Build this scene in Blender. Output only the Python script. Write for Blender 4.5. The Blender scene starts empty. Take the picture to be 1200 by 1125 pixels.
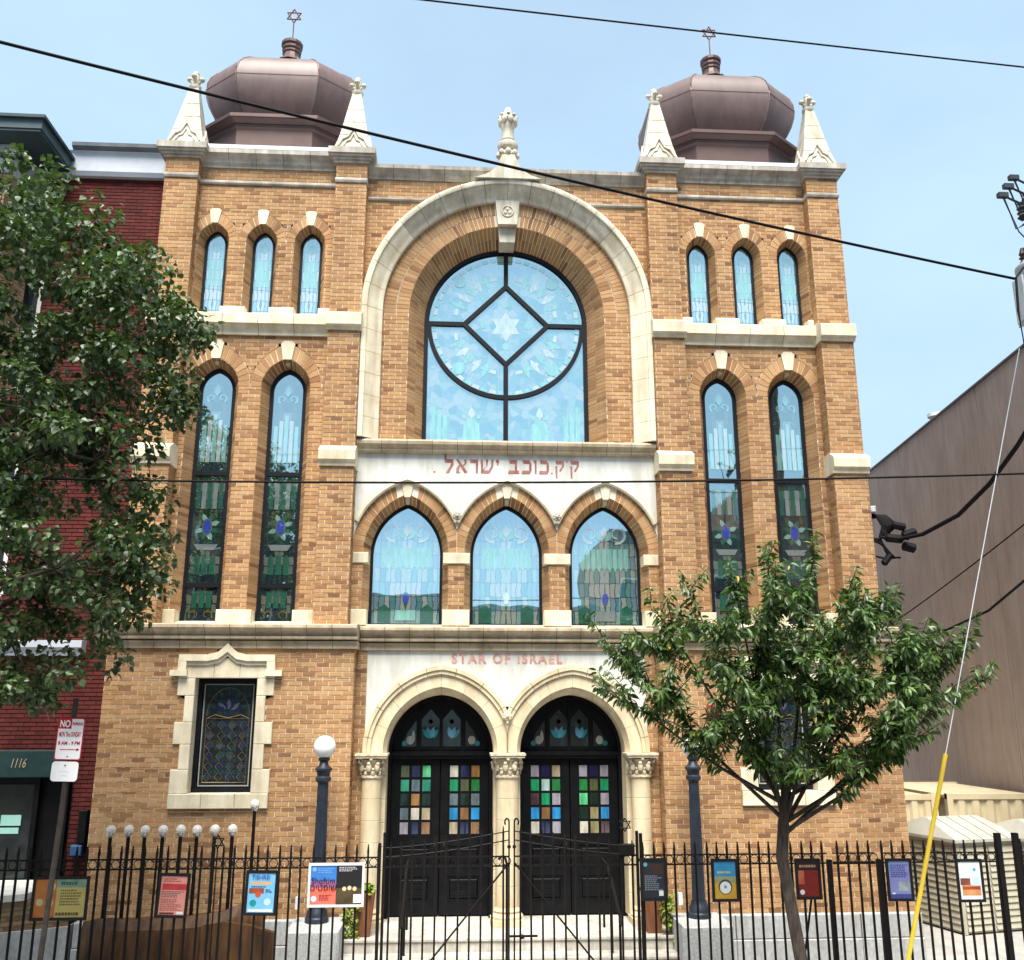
import bpy, math, random
import numpy as np
from mathutils import Vector, Matrix
random.seed(7)
rng = np.random.default_rng(7)
R = math.radians
PI = math.pi
scene = bpy.context.scene
col = scene.collection

# ------------------------------------------------------------------ camera
cam_d = bpy.data.cameras.new('camera')
cam_d.sensor_width = 36.0
cam_d.lens = 33.0
cam_d.clip_start = 0.1
cam_d.clip_end = 2000
cam = bpy.data.objects.new('camera', cam_d)
col.objects.link(cam)
cam.location = (-0.832, -15.77, 3.70)
cam.rotation_euler = (R(90 + 13.97), 0, R(-3.33))
scene.camera = cam

# ------------------------------------------------------------------ sky, sun, exposure
SUN_EL, SUN_AZ = 62.0, 187.0          # azimuth clockwise from +Y: the sun stands behind the camera, a little left
w = bpy.data.worlds.new('World')
scene.world = w
w.use_nodes = True
nt = w.node_tree
nt.nodes.clear()
sky = nt.nodes.new('ShaderNodeTexSky')
sky.sky_type = 'NISHITA'
sky.sun_disc = False
sky.sun_elevation = R(SUN_EL)
sky.sun_rotation = R(SUN_AZ)
sky.air_density = 1.0
sky.dust_density = 2.0
sky.ozone_density = 1.5
tc = nt.nodes.new('ShaderNodeTexCoord')
mp = nt.nodes.new('ShaderNodeMapping')
mp.inputs['Scale'].default_value = (1.0, 1.0, 2.2)
nz = nt.nodes.new('ShaderNodeTexNoise')
nz.inputs['Scale'].default_value = 1.6
nz.inputs['Detail'].default_value = 5
nz.inputs['Roughness'].default_value = 0.55
mr = nt.nodes.new('ShaderNodeMapRange')
mr.inputs['From Min'].default_value = 0.3
mr.inputs['From Max'].default_value = 0.75
mr.inputs['To Min'].default_value = 0.60
mr.inputs['To Max'].default_value = 0.95
mx = nt.nodes.new('ShaderNodeMix')
mx.data_type = 'RGBA'
mx.inputs['B'].default_value = (3.42, 4.78, 6.0, 1)       # thin bright high cloud over the blue
bg = nt.nodes.new('ShaderNodeBackground')
bg.inputs['Strength'].default_value = 0.10
out = nt.nodes.new('ShaderNodeOutputWorld')
L = nt.links.new
L(tc.outputs['Generated'], mp.inputs['Vector'])
L(mp.outputs['Vector'], nz.inputs['Vector'])
L(nz.outputs['Fac'], mr.inputs['Value'])
L(mr.outputs['Result'], mx.inputs['Factor'])
L(sky.outputs['Color'], mx.inputs['A'])
L(mx.outputs['Result'], bg.inputs['Color'])
L(bg.outputs['Background'], out.inputs['Surface'])
sd = bpy.data.lights.new('sun', 'SUN')
sd.energy = 5.0
sd.angle = R(32)
sd.color = (1.0, 0.95, 0.86)
sun = bpy.data.objects.new('sun', sd)
col.objects.link(sun)
sun.location = (0, -30, 40)
_d = Vector((math.sin(R(SUN_AZ)) * math.cos(R(SUN_EL)), math.cos(R(SUN_AZ)) * math.cos(R(SUN_EL)), math.sin(R(SUN_EL))))
sun.rotation_euler = _d.to_track_quat('Z', 'Y').to_euler()
scene.view_settings.view_transform = 'Standard'
scene.view_settings.look = 'None'
scene.view_settings.exposure = 0.95
scene.view_settings.gamma = 1.0
scene.view_settings.use_curve_mapping = False

# ------------------------------------------------------------------ materials
MATS = {}
def pmat(name, c1, c2=None, scale=4.0, rough=0.75, bump=0.15, bscale=60.0, metal=0.0, stretch=(1, 1, 1), spec=0.4, detail=6.0, coat=0.0, lo=0.35, hi=0.68, grime=0.0):
    if name in MATS: return MATS[name]
    m = bpy.data.materials.new(name); m.use_nodes = True
    n = m.node_tree; p = n.nodes['Principled BSDF']
    p.inputs['Roughness'].default_value = rough
    p.inputs['Metallic'].default_value = metal
    p.inputs['Specular IOR Level'].default_value = spec
    p.inputs['Coat Weight'].default_value = coat
    t = n.nodes.new('ShaderNodeTexCoord'); mpn = n.nodes.new('ShaderNodeMapping')
    mpn.inputs['Scale'].default_value = stretch
    geo = n.nodes.new('ShaderNodeNewGeometry')
    n.links.new(geo.outputs['Position'], mpn.inputs['Vector'])
    a = n.nodes.new('ShaderNodeTexNoise'); a.inputs['Scale'].default_value = scale; a.inputs['Detail'].default_value = detail
    a.inputs['Roughness'].default_value = 0.6
    n.links.new(mpn.outputs['Vector'], a.inputs['Vector'])
    r = n.nodes.new('ShaderNodeValToRGB')
    r.color_ramp.elements[0].position = lo; r.color_ramp.elements[1].position = hi
    r.color_ramp.elements[0].color = (*c1, 1); r.color_ramp.elements[1].color = (*(c2 or c1), 1)
    n.links.new(a.outputs['Fac'], r.inputs['Fac'])
    if grime:
        ms = n.nodes.new('ShaderNodeMapping'); ms.inputs['Scale'].default_value = (3.2, 3.2, 0.55)
        n.links.new(geo.outputs['Position'], ms.inputs['Vector'])
        ga = n.nodes.new('ShaderNodeTexNoise'); ga.inputs['Scale'].default_value = 1.7; ga.inputs['Detail'].default_value = 7; ga.inputs['Roughness'].default_value = 0.68
        n.links.new(ms.outputs['Vector'], ga.inputs['Vector'])
        gr = n.nodes.new('ShaderNodeValToRGB')
        gr.color_ramp.elements[0].position = 0.36; gr.color_ramp.elements[0].color = (1 - grime, 1 - grime * 1.06, 1 - grime * 1.15, 1)
        gr.color_ramp.elements[1].position = 0.60; gr.color_ramp.elements[1].color = (1, 1, 1, 1)
        n.links.new(ga.outputs['Fac'], gr.inputs['Fac'])
        gm = n.nodes.new('ShaderNodeMix'); gm.data_type = 'RGBA'; gm.blend_type = 'MULTIPLY'; gm.inputs['Factor'].default_value = 1
        n.links.new(r.outputs['Color'], gm.inputs['A']); n.links.new(gr.outputs['Color'], gm.inputs['B'])
        n.links.new(gm.outputs['Result'], p.inputs['Base Color'])
    else: n.links.new(r.outputs['Color'], p.inputs['Base Color'])
    if bump:
        b = n.nodes.new('ShaderNodeTexNoise'); b.inputs['Scale'].default_value = bscale; b.inputs['Detail'].default_value = 4
        n.links.new(mpn.outputs['Vector'], b.inputs['Vector'])
        bp = n.nodes.new('ShaderNodeBump'); bp.inputs['Strength'].default_value = bump; bp.inputs['Distance'].default_value = 0.01
        n.links.new(b.outputs['Fac'], bp.inputs['Height']); n.links.new(bp.outputs['Normal'], p.inputs['Normal'])
    MATS[name] = m
    return m

def tint_mat(name, stops, rough=0.85, grime=0.25, gscale=0.7):
    """colour by the per-brick attribute 'tint', with surface grain and soft large-scale weathering"""
    m = bpy.data.materials.new(name); m.use_nodes = True
    n = m.node_tree; p = n.nodes['Principled BSDF']; p.inputs['Roughness'].default_value = rough
    p.inputs['Specular IOR Level'].default_value = 0.25
    at = n.nodes.new('ShaderNodeAttribute'); at.attribute_name = 'tint'
    r = n.nodes.new('ShaderNodeValToRGB')
    e = r.color_ramp.elements
    while len(e) > 1: e.remove(e[-1])
    e[0].position = stops[0][0]; e[0].color = (*stops[0][1], 1)
    for pos, c in stops[1:]:
        q = e.new(pos); q.color = (*c, 1)
    n.links.new(at.outputs['Fac'], r.inputs['Fac'])
    geo = n.nodes.new('ShaderNodeNewGeometry')
    a = n.nodes.new('ShaderNodeTexNoise'); a.inputs['Scale'].default_value = 38; a.inputs['Detail'].default_value = 5
    n.links.new(geo.outputs['Position'], a.inputs['Vector'])
    b = n.nodes.new('ShaderNodeTexNoise'); b.inputs['Scale'].default_value = gscale; b.inputs['Detail'].default_value = 4
    n.links.new(geo.outputs['Position'], b.inputs['Vector'])
    vm = n.nodes.new('ShaderNodeMapping'); vm.inputs['Scale'].default_value = (2.4, 2.4, .22)
    n.links.new(geo.outputs['Position'], vm.inputs['Vector']); n.links.new(vm.outputs['Vector'], b.inputs['Vector']); b.inputs['Roughness'].default_value = .65
    h = n.nodes.new('ShaderNodeMath'); h.operation = 'MULTIPLY_ADD'
    n.links.new(a.outputs['Fac'], h.inputs[0]); h.inputs[1].default_value = 0.7; h.inputs[2].default_value = 0.64
    g = n.nodes.new('ShaderNodeMapRange'); g.inputs['From Min'].default_value = 0.3; g.inputs['From Max'].default_value = 0.7
    g.inputs['To Min'].default_value = 1 - grime; g.inputs['To Max'].default_value = 1.08
    n.links.new(b.outputs['Fac'], g.inputs['Value'])
    k = n.nodes.new('ShaderNodeMath'); k.operation = 'MULTIPLY'
    n.links.new(h.outputs[0], k.inputs[0]); n.links.new(g.outputs['Result'], k.inputs[1])
    mm = n.nodes.new('ShaderNodeMix'); mm.data_type = 'RGBA'; mm.blend_type = 'MULTIPLY'; mm.inputs['Factor'].default_value = 1
    n.links.new(r.outputs['Color'], mm.inputs['A']); n.links.new(k.outputs[0], mm.inputs['B'])
    n.links.new(mm.outputs['Result'], p.inputs['Base Color'])
    bp = n.nodes.new('ShaderNodeBump'); bp.inputs['Strength'].default_value = 0.35; bp.inputs['Distance'].default_value = 0.006
    n.links.new(a.outputs['Fac'], bp.inputs['Height']); n.links.new(bp.outputs['Normal'], p.inputs['Normal'])
    return m

def glass_mat(name, palette, refl=0.62, tint=(0.56, 0.76, 0.80), cx=0.085, cz=0.16, lead=0.10, rough=0.015, wav=0.02, bright=1.0, vor=0.0):
    """storm glazing in front of leaded stained glass: leaded cells by object coordinates, under a mirror-like outer pane"""
    m = bpy.data.materials.new(name); m.use_nodes = True
    n = m.node_tree; p = n.nodes['Principled BSDF']; o = n.nodes['Material Output']
    p.inputs['Roughness'].default_value = 0.35
    t = n.nodes.new('ShaderNodeTexCoord'); s = n.nodes.new('ShaderNodeSeparateXYZ')
    n.links.new(t.outputs['Object'], s.inputs[0])
    def M(op, a, b=None, c=None):
        q = n.nodes.new('ShaderNodeMath'); q.operation = op
        for i, v in enumerate((a, b, c)):
            if v is None: continue
            if isinstance(v, (int, float)): q.inputs[i].default_value = v
            else: n.links.new(v, q.inputs[i])
        return q.outputs[0]
    nzz = n.nodes.new('ShaderNodeTexNoise'); nzz.inputs['Scale'].default_value = 4.5; nzz.inputs['Detail'].default_value = 2
    n.links.new(t.outputs['Object'], nzz.inputs['Vector'])
    wob = M('MULTIPLY_ADD', nzz.outputs['Fac'], 0.10, -0.05)
    x = M('DIVIDE', M('ADD', M('ABSOLUTE', s.outputs[0]), wob), cx)
    z = M('DIVIDE', M('ADD', s.outputs[2], wob), cz)
    fx, fz = M('FLOOR', x), M('FLOOR', z)
    cb = n.nodes.new('ShaderNodeCombineXYZ'); n.links.new(fx, cb.inputs[0]); n.links.new(fz, cb.inputs[2])
    wn = n.nodes.new('ShaderNodeTexWhiteNoise'); wn.noise_dimensions = '3D'; n.links.new(cb.outputs[0], wn.inputs['Vector'])
    r = n.nodes.new('ShaderNodeValToRGB'); e = r.color_ramp.elements; r.color_ramp.interpolation = 'CONSTANT'
    while len(e) > 1: e.remove(e[-1])
    for i, c in enumerate(palette):
        c = tuple(v * bright for v in c)
        if i == 0: e[0].position = 0; e[0].color = (*c, 1)
        else:
            q = e.new(i / len(palette)); q.color = (*c, 1)
    if vor:
        v1 = n.nodes.new('ShaderNodeTexVoronoi'); v1.inputs['Scale'].default_value = vor; n.links.new(t.outputs['Object'], v1.inputs['Vector'])
        v2 = n.nodes.new('ShaderNodeTexVoronoi'); v2.feature = 'DISTANCE_TO_EDGE'; v2.inputs['Scale'].default_value = vor; n.links.new(t.outputs['Object'], v2.inputs['Vector'])
        sc_ = n.nodes.new('ShaderNodeSeparateColor'); n.links.new(v1.outputs['Color'], sc_.inputs[0]); n.links.new(sc_.outputs[0], r.inputs['Fac'])
    else: n.links.new(wn.outputs['Value'], r.inputs['Fac'])
    lx = M('LESS_THAN', M('ABSOLUTE', M('SUBTRACT', M('FRACT', x), 0.5)), 0.5 - lead)
    lz = M('LESS_THAN', M('ABSOLUTE', M('SUBTRACT', M('FRACT', z), 0.5)), 0.5 - lead * cx / cz)
    ok = M('MULTIPLY', lx, lz)
    if vor: ok = M('GREATER_THAN', v2.outputs['Distance'], lead)
    mm = n.nodes.new('ShaderNodeMix'); mm.data_type = 'RGBA'
    mm.inputs['A'].default_value = (0.01, 0.012, 0.014, 1); n.links.new(r.outputs['Color'], mm.inputs['B']); n.links.new(ok, mm.inputs['Factor'])
    n.links.new(mm.outputs['Result'], p.inputs['Base Color'])
    gl = n.nodes.new('ShaderNodeBsdfGlossy'); gl.inputs['Color'].default_value = (*tint, 1); gl.inputs['Roughness'].default_value = rough
    b = n.nodes.new('ShaderNodeTexNoise'); b.inputs['Scale'].default_value = 1.7; b.inputs['Detail'].default_value = 1
    n.links.new(t.outputs['Object'], b.inputs['Vector'])
    bp = n.nodes.new('ShaderNodeBump'); bp.inputs['Strength'].default_value = wav; bp.inputs['Distance'].default_value = 0.3
    n.links.new(b.outputs['Fac'], bp.inputs['Height']); n.links.new(bp.outputs['Normal'], gl.inputs['Normal'])
    mi = n.nodes.new('ShaderNodeMixShader'); mi.inputs['Fac'].default_value = refl
    n.links.new(p.outputs[0], mi.inputs[1]); n.links.new(gl.outputs[0], mi.inputs[2]); n.links.new(mi.outputs[0], o.inputs['Surface'])
    return m

def motif_mat(name, c, refl=0.4, tint=(0.58, 0.77, 0.81), streak=0.5):
    if name in MATS: return MATS[name]
    m = pmat(name, tuple(v * (1 - streak * .6) for v in c), c, scale=14, rough=0.3, bump=0.05, bscale=30, stretch=(1, 1, .25))
    n = m.node_tree; p = n.nodes['Principled BSDF']; o = n.nodes['Material Output']
    gl = n.nodes.new('ShaderNodeBsdfGlossy'); gl.inputs['Color'].default_value = (*tint, 1); gl.inputs['Roughness'].default_value = 0.03
    mi = n.nodes.new('ShaderNodeMixShader'); mi.inputs['Fac'].default_value = refl
    n.links.new(p.outputs[0], mi.inputs[1]); n.links.new(gl.outputs[0], mi.inputs[2]); n.links.new(mi.outputs[0], o.inputs['Surface'])
    return m

BRICK = tint_mat('buff_brick', [(0.0, (0.19, 0.085, 0.038)), (0.12, (0.28, 0.135, 0.058)), (0.35, (0.37, 0.195, 0.083)), (0.55, (0.43, 0.242, 0.108)),
                                (0.75, (0.475, 0.285, 0.135)), (0.92, (0.43, 0.212, 0.096)), (1.0, (0.53, 0.36, 0.19))], grime=0.26)
MORTAR = pmat('mortar', (0.70, 0.61, 0.47), (0.86, 0.78, 0.64), scale=3, rough=0.95, bump=0.3, bscale=90)
REDBRICK = tint_mat('red_brick', [(0, (0.068, 0.011, 0.010)), (0.5, (0.100, 0.017, 0.014)), (1, (0.132, 0.025, 0.021))], grime=0.3)
REDMORTAR = pmat('red_mortar', (0.022, 0.006, 0.006), (0.036, 0.009, 0.009), rough=0.95)
TANBRICK = tint_mat('tan_brick', [(0, (0.16, 0.09, 0.05)), (0.5, (0.30, 0.19, 0.11)), (1, (0.40, 0.29, 0.18))], grime=0.3)
STONE = pmat('cream_stone', grime=0.22, c1=(0.60, 0.52, 0.37), c2=(0.80, 0.73, 0.57), scale=2.2, rough=0.8, bump=0.18, bscale=45)
STONEW = pmat('pale_stone', grime=0.36, c1=(0.50, 0.455, 0.36), c2=(0.70, 0.66, 0.56), scale=1.8, rough=0.8, bump=0.15, bscale=45)
PORTAL = pmat('portal_stone', grime=0.24, c1=(0.58, 0.47, 0.30), c2=(0.76, 0.66, 0.47), scale=1.6, rough=0.78, bump=0.15, bscale=50)
CORNICE = pmat('weathered_cornice_stone', grime=0.30, c1=(0.40, 0.32, 0.22), c2=(0.60, 0.50, 0.365), scale=3.0, rough=0.85, bump=0.25, bscale=40)
GREYSTONE = pmat('weathered_grey_stone', grime=0.34, c1=(0.33, 0.30, 0.26), c2=(0.56, 0.52, 0.46), scale=2.6, rough=0.85, bump=0.25, bscale=40)
PANEL = pmat('white_plaster_panel', grime=0.22, c1=(0.60, 0.60, 0.555), c2=(0.72, 0.72, 0.675), scale=1.4, rough=0.75, bump=0.08, bscale=25)
JOINT = pmat('dark_joint', (0.10, 0.085, 0.065), rough=0.95)
COPPER = pmat('brown_sheet_copper', grime=.22, c1=(0.115, 0.070, 0.065), c2=(0.165, 0.106, 0.098), scale=1.3, rough=0.52, bump=0.08, bscale=4, metal=0.0, spec=0.6)
COPPERD = pmat('dark_brown_sheet_copper', (0.080, 0.045, 0.041), (0.115, 0.068, 0.061), scale=1.3, rough=0.5, bump=0.06, bscale=5, metal=0.3)
BLACK = pmat('black_paint', (0.003, 0.0032, 0.004), (0.006, 0.0065, 0.008), scale=6, rough=0.5, spec=0.15, bump=0.04, bscale=30)
IRON = pmat('wrought_iron', (0.0035, 0.003, 0.0035), (0.008, 0.006, 0.006), scale=9, spec=0.2, rough=0.6, bump=0.15, bscale=120)
FRAME = pmat('black_window_frame', (0.0035, 0.0045, 0.008), (0.006, 0.008, 0.013), scale=6, rough=0.5, bump=0.0, spec=0.2)
GRANITE = pmat('grey_granite', (0.30, 0.31, 0.31), (0.52, 0.53, 0.53), scale=34, rough=0.75, bump=0.3, bscale=110)
GRANITEW = pmat('pale_granite', grime=0.22, c1=(0.36, 0.375, 0.38), c2=(0.50, 0.51, 0.505), scale=16, rough=0.75, bump=0.25, bscale=90)
STEPS = pmat('step_stone', grime=0.3, c1=(0.42, 0.40, 0.36), c2=(0.58, 0.55, 0.50), scale=9, rough=0.85, bump=0.3, bscale=70)
ZINC = pmat('pale_flashing', (0.52, 0.56, 0.60), (0.66, 0.69, 0.72), scale=3, rough=0.5, bump=0.05)
SIDEBRICK = pmat('side_wall_brick', (0.34, 0.17, 0.075), (0.48, 0.27, 0.13), scale=9, rough=0.9, bump=0.3, bscale=20, stretch=(1, 1, 3))

# ------------------------------------------------------------------ mesh helpers
WL = {}
def wl(o): return WL.get(o.name, Vector((0, 0, 0)))
def props(o, label=None, cat=None, group=None, kind=None):
    if label: o['label'] = label
    if cat: o['category'] = cat
    if group: o['group'] = group
    if kind: o['kind'] = kind
    return o
def thing(name, loc, label, cat, group=None):
    o = bpy.data.objects.new(name, None); col.objects.link(o)
    o.location = loc; o.empty_display_size = 0.3
    WL[o.name] = Vector(loc)
    return props(o, label, cat, group)
def place(name, mesh, loc, parent=None, rot=None):
    o = bpy.data.objects.new(name, mesh); col.objects.link(o)
    loc = Vector(loc); WL[o.name] = loc.copy()
    if parent is not None:
        o.parent = parent; o.location = loc - wl(parent)
    else: o.location = loc
    if rot is not None: o.rotation_euler = rot
    return o

class MB:
    def __init__(s): s.v = []; s.f = []; s.t = []; s.mi = []
    def add(s, vs, fs, tint=0.5, mi=0):
        b = len(s.v); s.v.extend([tuple(p) for p in vs]); s.t.extend([tint] * len(vs))
        for f in fs: s.f.append(tuple(i + b for i in f)); s.mi.append(mi)
        return s
    def box(s, x0, x1, y0, y1, z0, z1, tint=0.5, mi=0):
        return s.add([(x0, y0, z0), (x1, y0, z0), (x1, y1, z0), (x0, y1, z0), (x0, y0, z1), (x1, y0, z1), (x1, y1, z1), (x0, y1, z1)],
                     [(0, 3, 2, 1), (4, 5, 6, 7), (0, 1, 5, 4), (1, 2, 6, 5), (2, 3, 7, 6), (3, 0, 4, 7)], tint, mi)
    def cbox(s, x0, x1, y0, y1, z0, z1, c=0.01, mi=0):
        """box with chamfered front and top edges all round (bevelled stone)"""
        c = min(c, (x1 - x0) * .3, (z1 - z0) * .3)
        a = [(x0, z0), (x1, z0), (x1, z1), (x0, z1)]; i = [(x0 + c, z0 + c), (x1 - c, z0 + c), (x1 - c, z1 - c), (x0 + c, z1 - c)]
        vs = [(x, y1, z) for x, z in a] + [(x, y0 + c, z) for x, z in a] + [(x, y0, z) for x, z in i]
        fs = [(3, 2, 1, 0), (8, 9, 10, 11)]
        for k in range(4):
            j = (k + 1) % 4
            fs += [(k, j, 4 + j, 4 + k), (4 + k, 4 + j, 8 + j, 8 + k)]
        return s.add(vs, fs, 0.5, mi)
    def prism_y(s, poly, y0, y1, mi=0, tint=0.5, back=True):
        n = len(poly)
        vs = [(x, y0, z) for x, z in poly] + [(x, y1, z) for x, z in poly]
        fs = [tuple(range(n))] + ([tuple(range(2 * n - 1, n - 1, -1))] if back else [])
        fs += [(i, i + n, (i + 1) % n + n, (i + 1) % n) for i in range(n)]
        return s.add(vs, fs, tint, mi)
    def prism_x(s, poly, x0, x1, mi=0):
        n = len(poly)
        vs = [(x0, y, z) for y, z in poly] + [(x1, y, z) for y, z in poly]
        fs = [tuple(range(n)), tuple(range(2 * n - 1, n - 1, -1))]
        fs += [(i, i + n, (i + 1) % n + n, (i + 1) % n) for i in range(n)]
        return s.add(vs, fs, 0.5, mi)
    def prism_z(s, poly, z0, z1, mi=0):
        n = len(poly)
        vs = [(x, y, z0) for x, y in poly] + [(x, y, z1) for x, y in poly]
        fs = [tuple(range(n)), tuple(range(2 * n - 1, n - 1, -1))]
        fs += [(i, i + n, (i + 1) % n + n, (i + 1) % n) for i in range(n)]
        return s.add(vs, fs, 0.5, mi)
    def loft(s, rings, closed=True, cap=False, mi=0, tint=0.5):
        n = len(rings[0]); b = len(s.v)
        vs = [p for r in rings for p in r]; fs = []
        for k in range(len(rings) - 1):
            for i in range(n if closed else n - 1):
                j = (i + 1) % n
                fs.append((k * n + i, k * n + j, (k + 1) * n + j, (k + 1) * n + i))
        if cap: fs += [tuple(range(n - 1, -1, -1)), tuple(range((len(rings) - 1) * n, len(rings) * n))]
        return s.add(vs, fs, tint, mi)
    def lathe(s, c, prof, n=16, cap=True, mi=0, rot=0.0, xs=1.0):
        rings = [[(c[0] + r * math.cos(rot + 2 * PI * k / n) * xs, c[1] + r * math.sin(rot + 2 * PI * k / n), c[2] + z) for k in range(n)] for r, z in prof]
        return s.loft(rings, True, cap, mi)
    def tube(s, pts, r, n=8, mi=0, cap=True):
        pts = [Vector(p) for p in pts]; rings = []
        rr = r if isinstance(r, (list, tuple)) else [r] * len(pts)
        ref = Vector((0, 0, 1))
        d0 = (pts[1] - pts[0]).normalized()
        if abs(d0.z) > 0.95: ref = Vector((1, 0, 0))
        for i, p in enumerate(pts):
            d = (pts[min(i + 1, len(pts) - 1)] - pts[max(i - 1, 0)]).normalized()
            a = d.cross(ref)
            if a.length < 1e-4: a = d.cross(Vector((0, 1, 0)))
            a.normalize(); b = a.cross(d)
            rings.append([tuple(p + (a * math.cos(2 * PI * k / n) + b * math.sin(2 * PI * k / n)) * rr[i]) for k in range(n)])
        return s.loft(rings, True, cap, mi)
    def sphere(s, c, r, n=12, m=8, sc=(1, 1, 1), mi=0):
        rings = []
        for j in range(1, m):
            a = -PI / 2 + PI * j / m
            rings.append([(c[0] + r * sc[0] * math.cos(a) * math.cos(2 * PI * k / n), c[1] + r * sc[1] * math.cos(a) * math.sin(2 * PI * k / n), c[2] + r * sc[2] * math.sin(a)) for k in range(n)])
        return s.loft(rings, True, True, mi)
    def band(s, A, B, y0, y1, mi=0, closed=False):
        """flat band between outlines A and B ((x,z) lists of equal length), from y0 (front) back to y1"""
        n = len(A); m = n if closed else n - 1
        vs = [(x, y0, z) for x, z in A] + [(x, y0, z) for x, z in B] + [(x, y1, z) for x, z in A] + [(x, y1, z) for x, z in B]
        fs = []
        for i in range(m):
            j = (i + 1) % n
            fs += [(i, j, n + j, n + i), (2 * n + i, 3 * n + i, 3 * n + j, 2 * n + j), (i, 2 * n + i, 2 * n + j, j), (n + i, n + j, 3 * n + j, 3 * n + i)]
        if not closed: fs += [(0, n, 3 * n, 2 * n), (n - 1, 3 * n - 1, 4 * n - 1, 2 * n - 1)]
        return s.add(vs, fs, 0.5, mi)
    def build(s, name, mats, parent=None, smooth=False, kind=None, tint=False, origin=None, label=None):
        v = np.array(s.v, dtype=float)
        lo, hi = v.min(0), v.max(0)
        o3 = np.array(origin) if origin is not None else np.array([(lo[0] + hi[0]) / 2, (lo[1] + hi[1]) / 2, lo[2]])
        me = bpy.data.meshes.new(name)
        me.from_pydata((v - o3).tolist(), [], s.f)
        ms = mats if isinstance(mats, (list, tuple)) else [mats]
        for m in ms: me.materials.append(m)
        if len(ms) > 1: me.polygons.foreach_set('material_index', s.mi)
        if tint:
            a = me.attributes.new('tint', 'FLOAT', 'POINT'); a.data.foreach_set('value', s.t)
        if smooth:
            me.polygons.foreach_set('use_smooth', [True] * len(me.polygons))
            try: me.set_sharp_from_angle(angle=R(38))
            except Exception: pass
        me.update()
        o = place(name, me, Vector(o3), parent)
        return props(o, label=label, kind=kind)

def text_mesh(body, size, depth=0.004, align='CENTER', shear=0.0, xscale=1.0, bold=0.0, spacing=1.0):
    cu = bpy.data.curves.new('lettering', 'FONT'); cu.body = body; cu.size = size; cu.extrude = depth / 2
    cu.align_x = align; cu.align_y = 'CENTER'; cu.resolution_u = 3; cu.shear = shear; cu.offset = bold; cu.space_character = spacing
    o = bpy.data.objects.new('lettering_source', cu); col.objects.link(o)
    bpy.context.view_layer.update()
    dg = bpy.context.evaluated_depsgraph_get()
    me = bpy.data.meshes.new_from_object(o.evaluated_get(dg))
    bpy.data.objects.remove(o); bpy.data.curves.remove(cu)
    me.transform(Matrix.Rotation(PI / 2, 4, 'X') @ Matrix.Diagonal((xscale, 1, 1, 1)))
    me.materials.clear()
    return me
def letters(name, body, size, loc, mat, parent, depth=0.004, xscale=1.0, shear=0.0, align='CENTER', width=None, rot=None, bold=0.0, spacing=1.0):
    me = text_mesh(body, size, depth, align, shear, xscale, bold, spacing)
    if width and len(me.vertices):
        xs = [v.co.x for v in me.vertices]; k = width / (max(xs) - min(xs)); cx = (max(xs) + min(xs)) / 2
        me.transform(Matrix.Diagonal((k, 1, 1, 1)) @ Matrix.Translation((-cx, 0, 0)))
    me.materials.append(mat)
    return place(name, me, loc, parent, rot)

# ---- arch outlines: (x, z) from bottom left over the apex to bottom right
def arch_half(a, h, dz):
    """half width of a (pointed) arch of half span a and rise h, dz above its springing"""
    if dz <= 0: return a
    if dz >= h: return 0.0
    if h >= a:
        r = (a * a + h * h) / (2 * a)
        return (a - r) + math.sqrt(max(r * r - dz * dz, 0))
    return a * math.sqrt(max(1 - (dz / h) ** 2, 0))
def arch_pts(cx, a, z0, sp, ap, nj, na):
    h = ap - sp; L_, = ([],)
    for i in range(nj): L_.append((-a, z0 + (sp - z0) * i / max(nj, 1)))
    if h >= a:
        r = (a * a + h * h) / (2 * a); te = math.asin(min(h / r, 1)); xc = a - r
        arc = [(-(xc + r * math.cos(te * i / na)), sp + r * math.sin(te * i / na)) for i in range(na + 1)]
    else:
        arc = [(-a * math.cos(PI / 2 * i / na), sp + h * math.sin(PI / 2 * i / na)) for i in range(na + 1)]
    arc[-1] = (0.0, ap)
    left = L_ + arc
    pts = left + [(-x, z) for x, z in left[-2::-1]]
    return [(cx + x, z) for x, z in pts]
def arch_block(cx, a, z0, sp, ap, clampx=None):
    def f(z):
        if z < z0 or z > ap: return None
        k = arch_half(a, ap - sp, z - sp)
        if clampx: k = min(k, clampx)
        return (cx - k, cx + k) if k > 0.002 else None
    return f, [z0, ap]
def rect_block(x0, x1, z0, z1):
    return (lambda z: (x0, x1) if z0 <= z <= z1 else None), [z0, z1]

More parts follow.
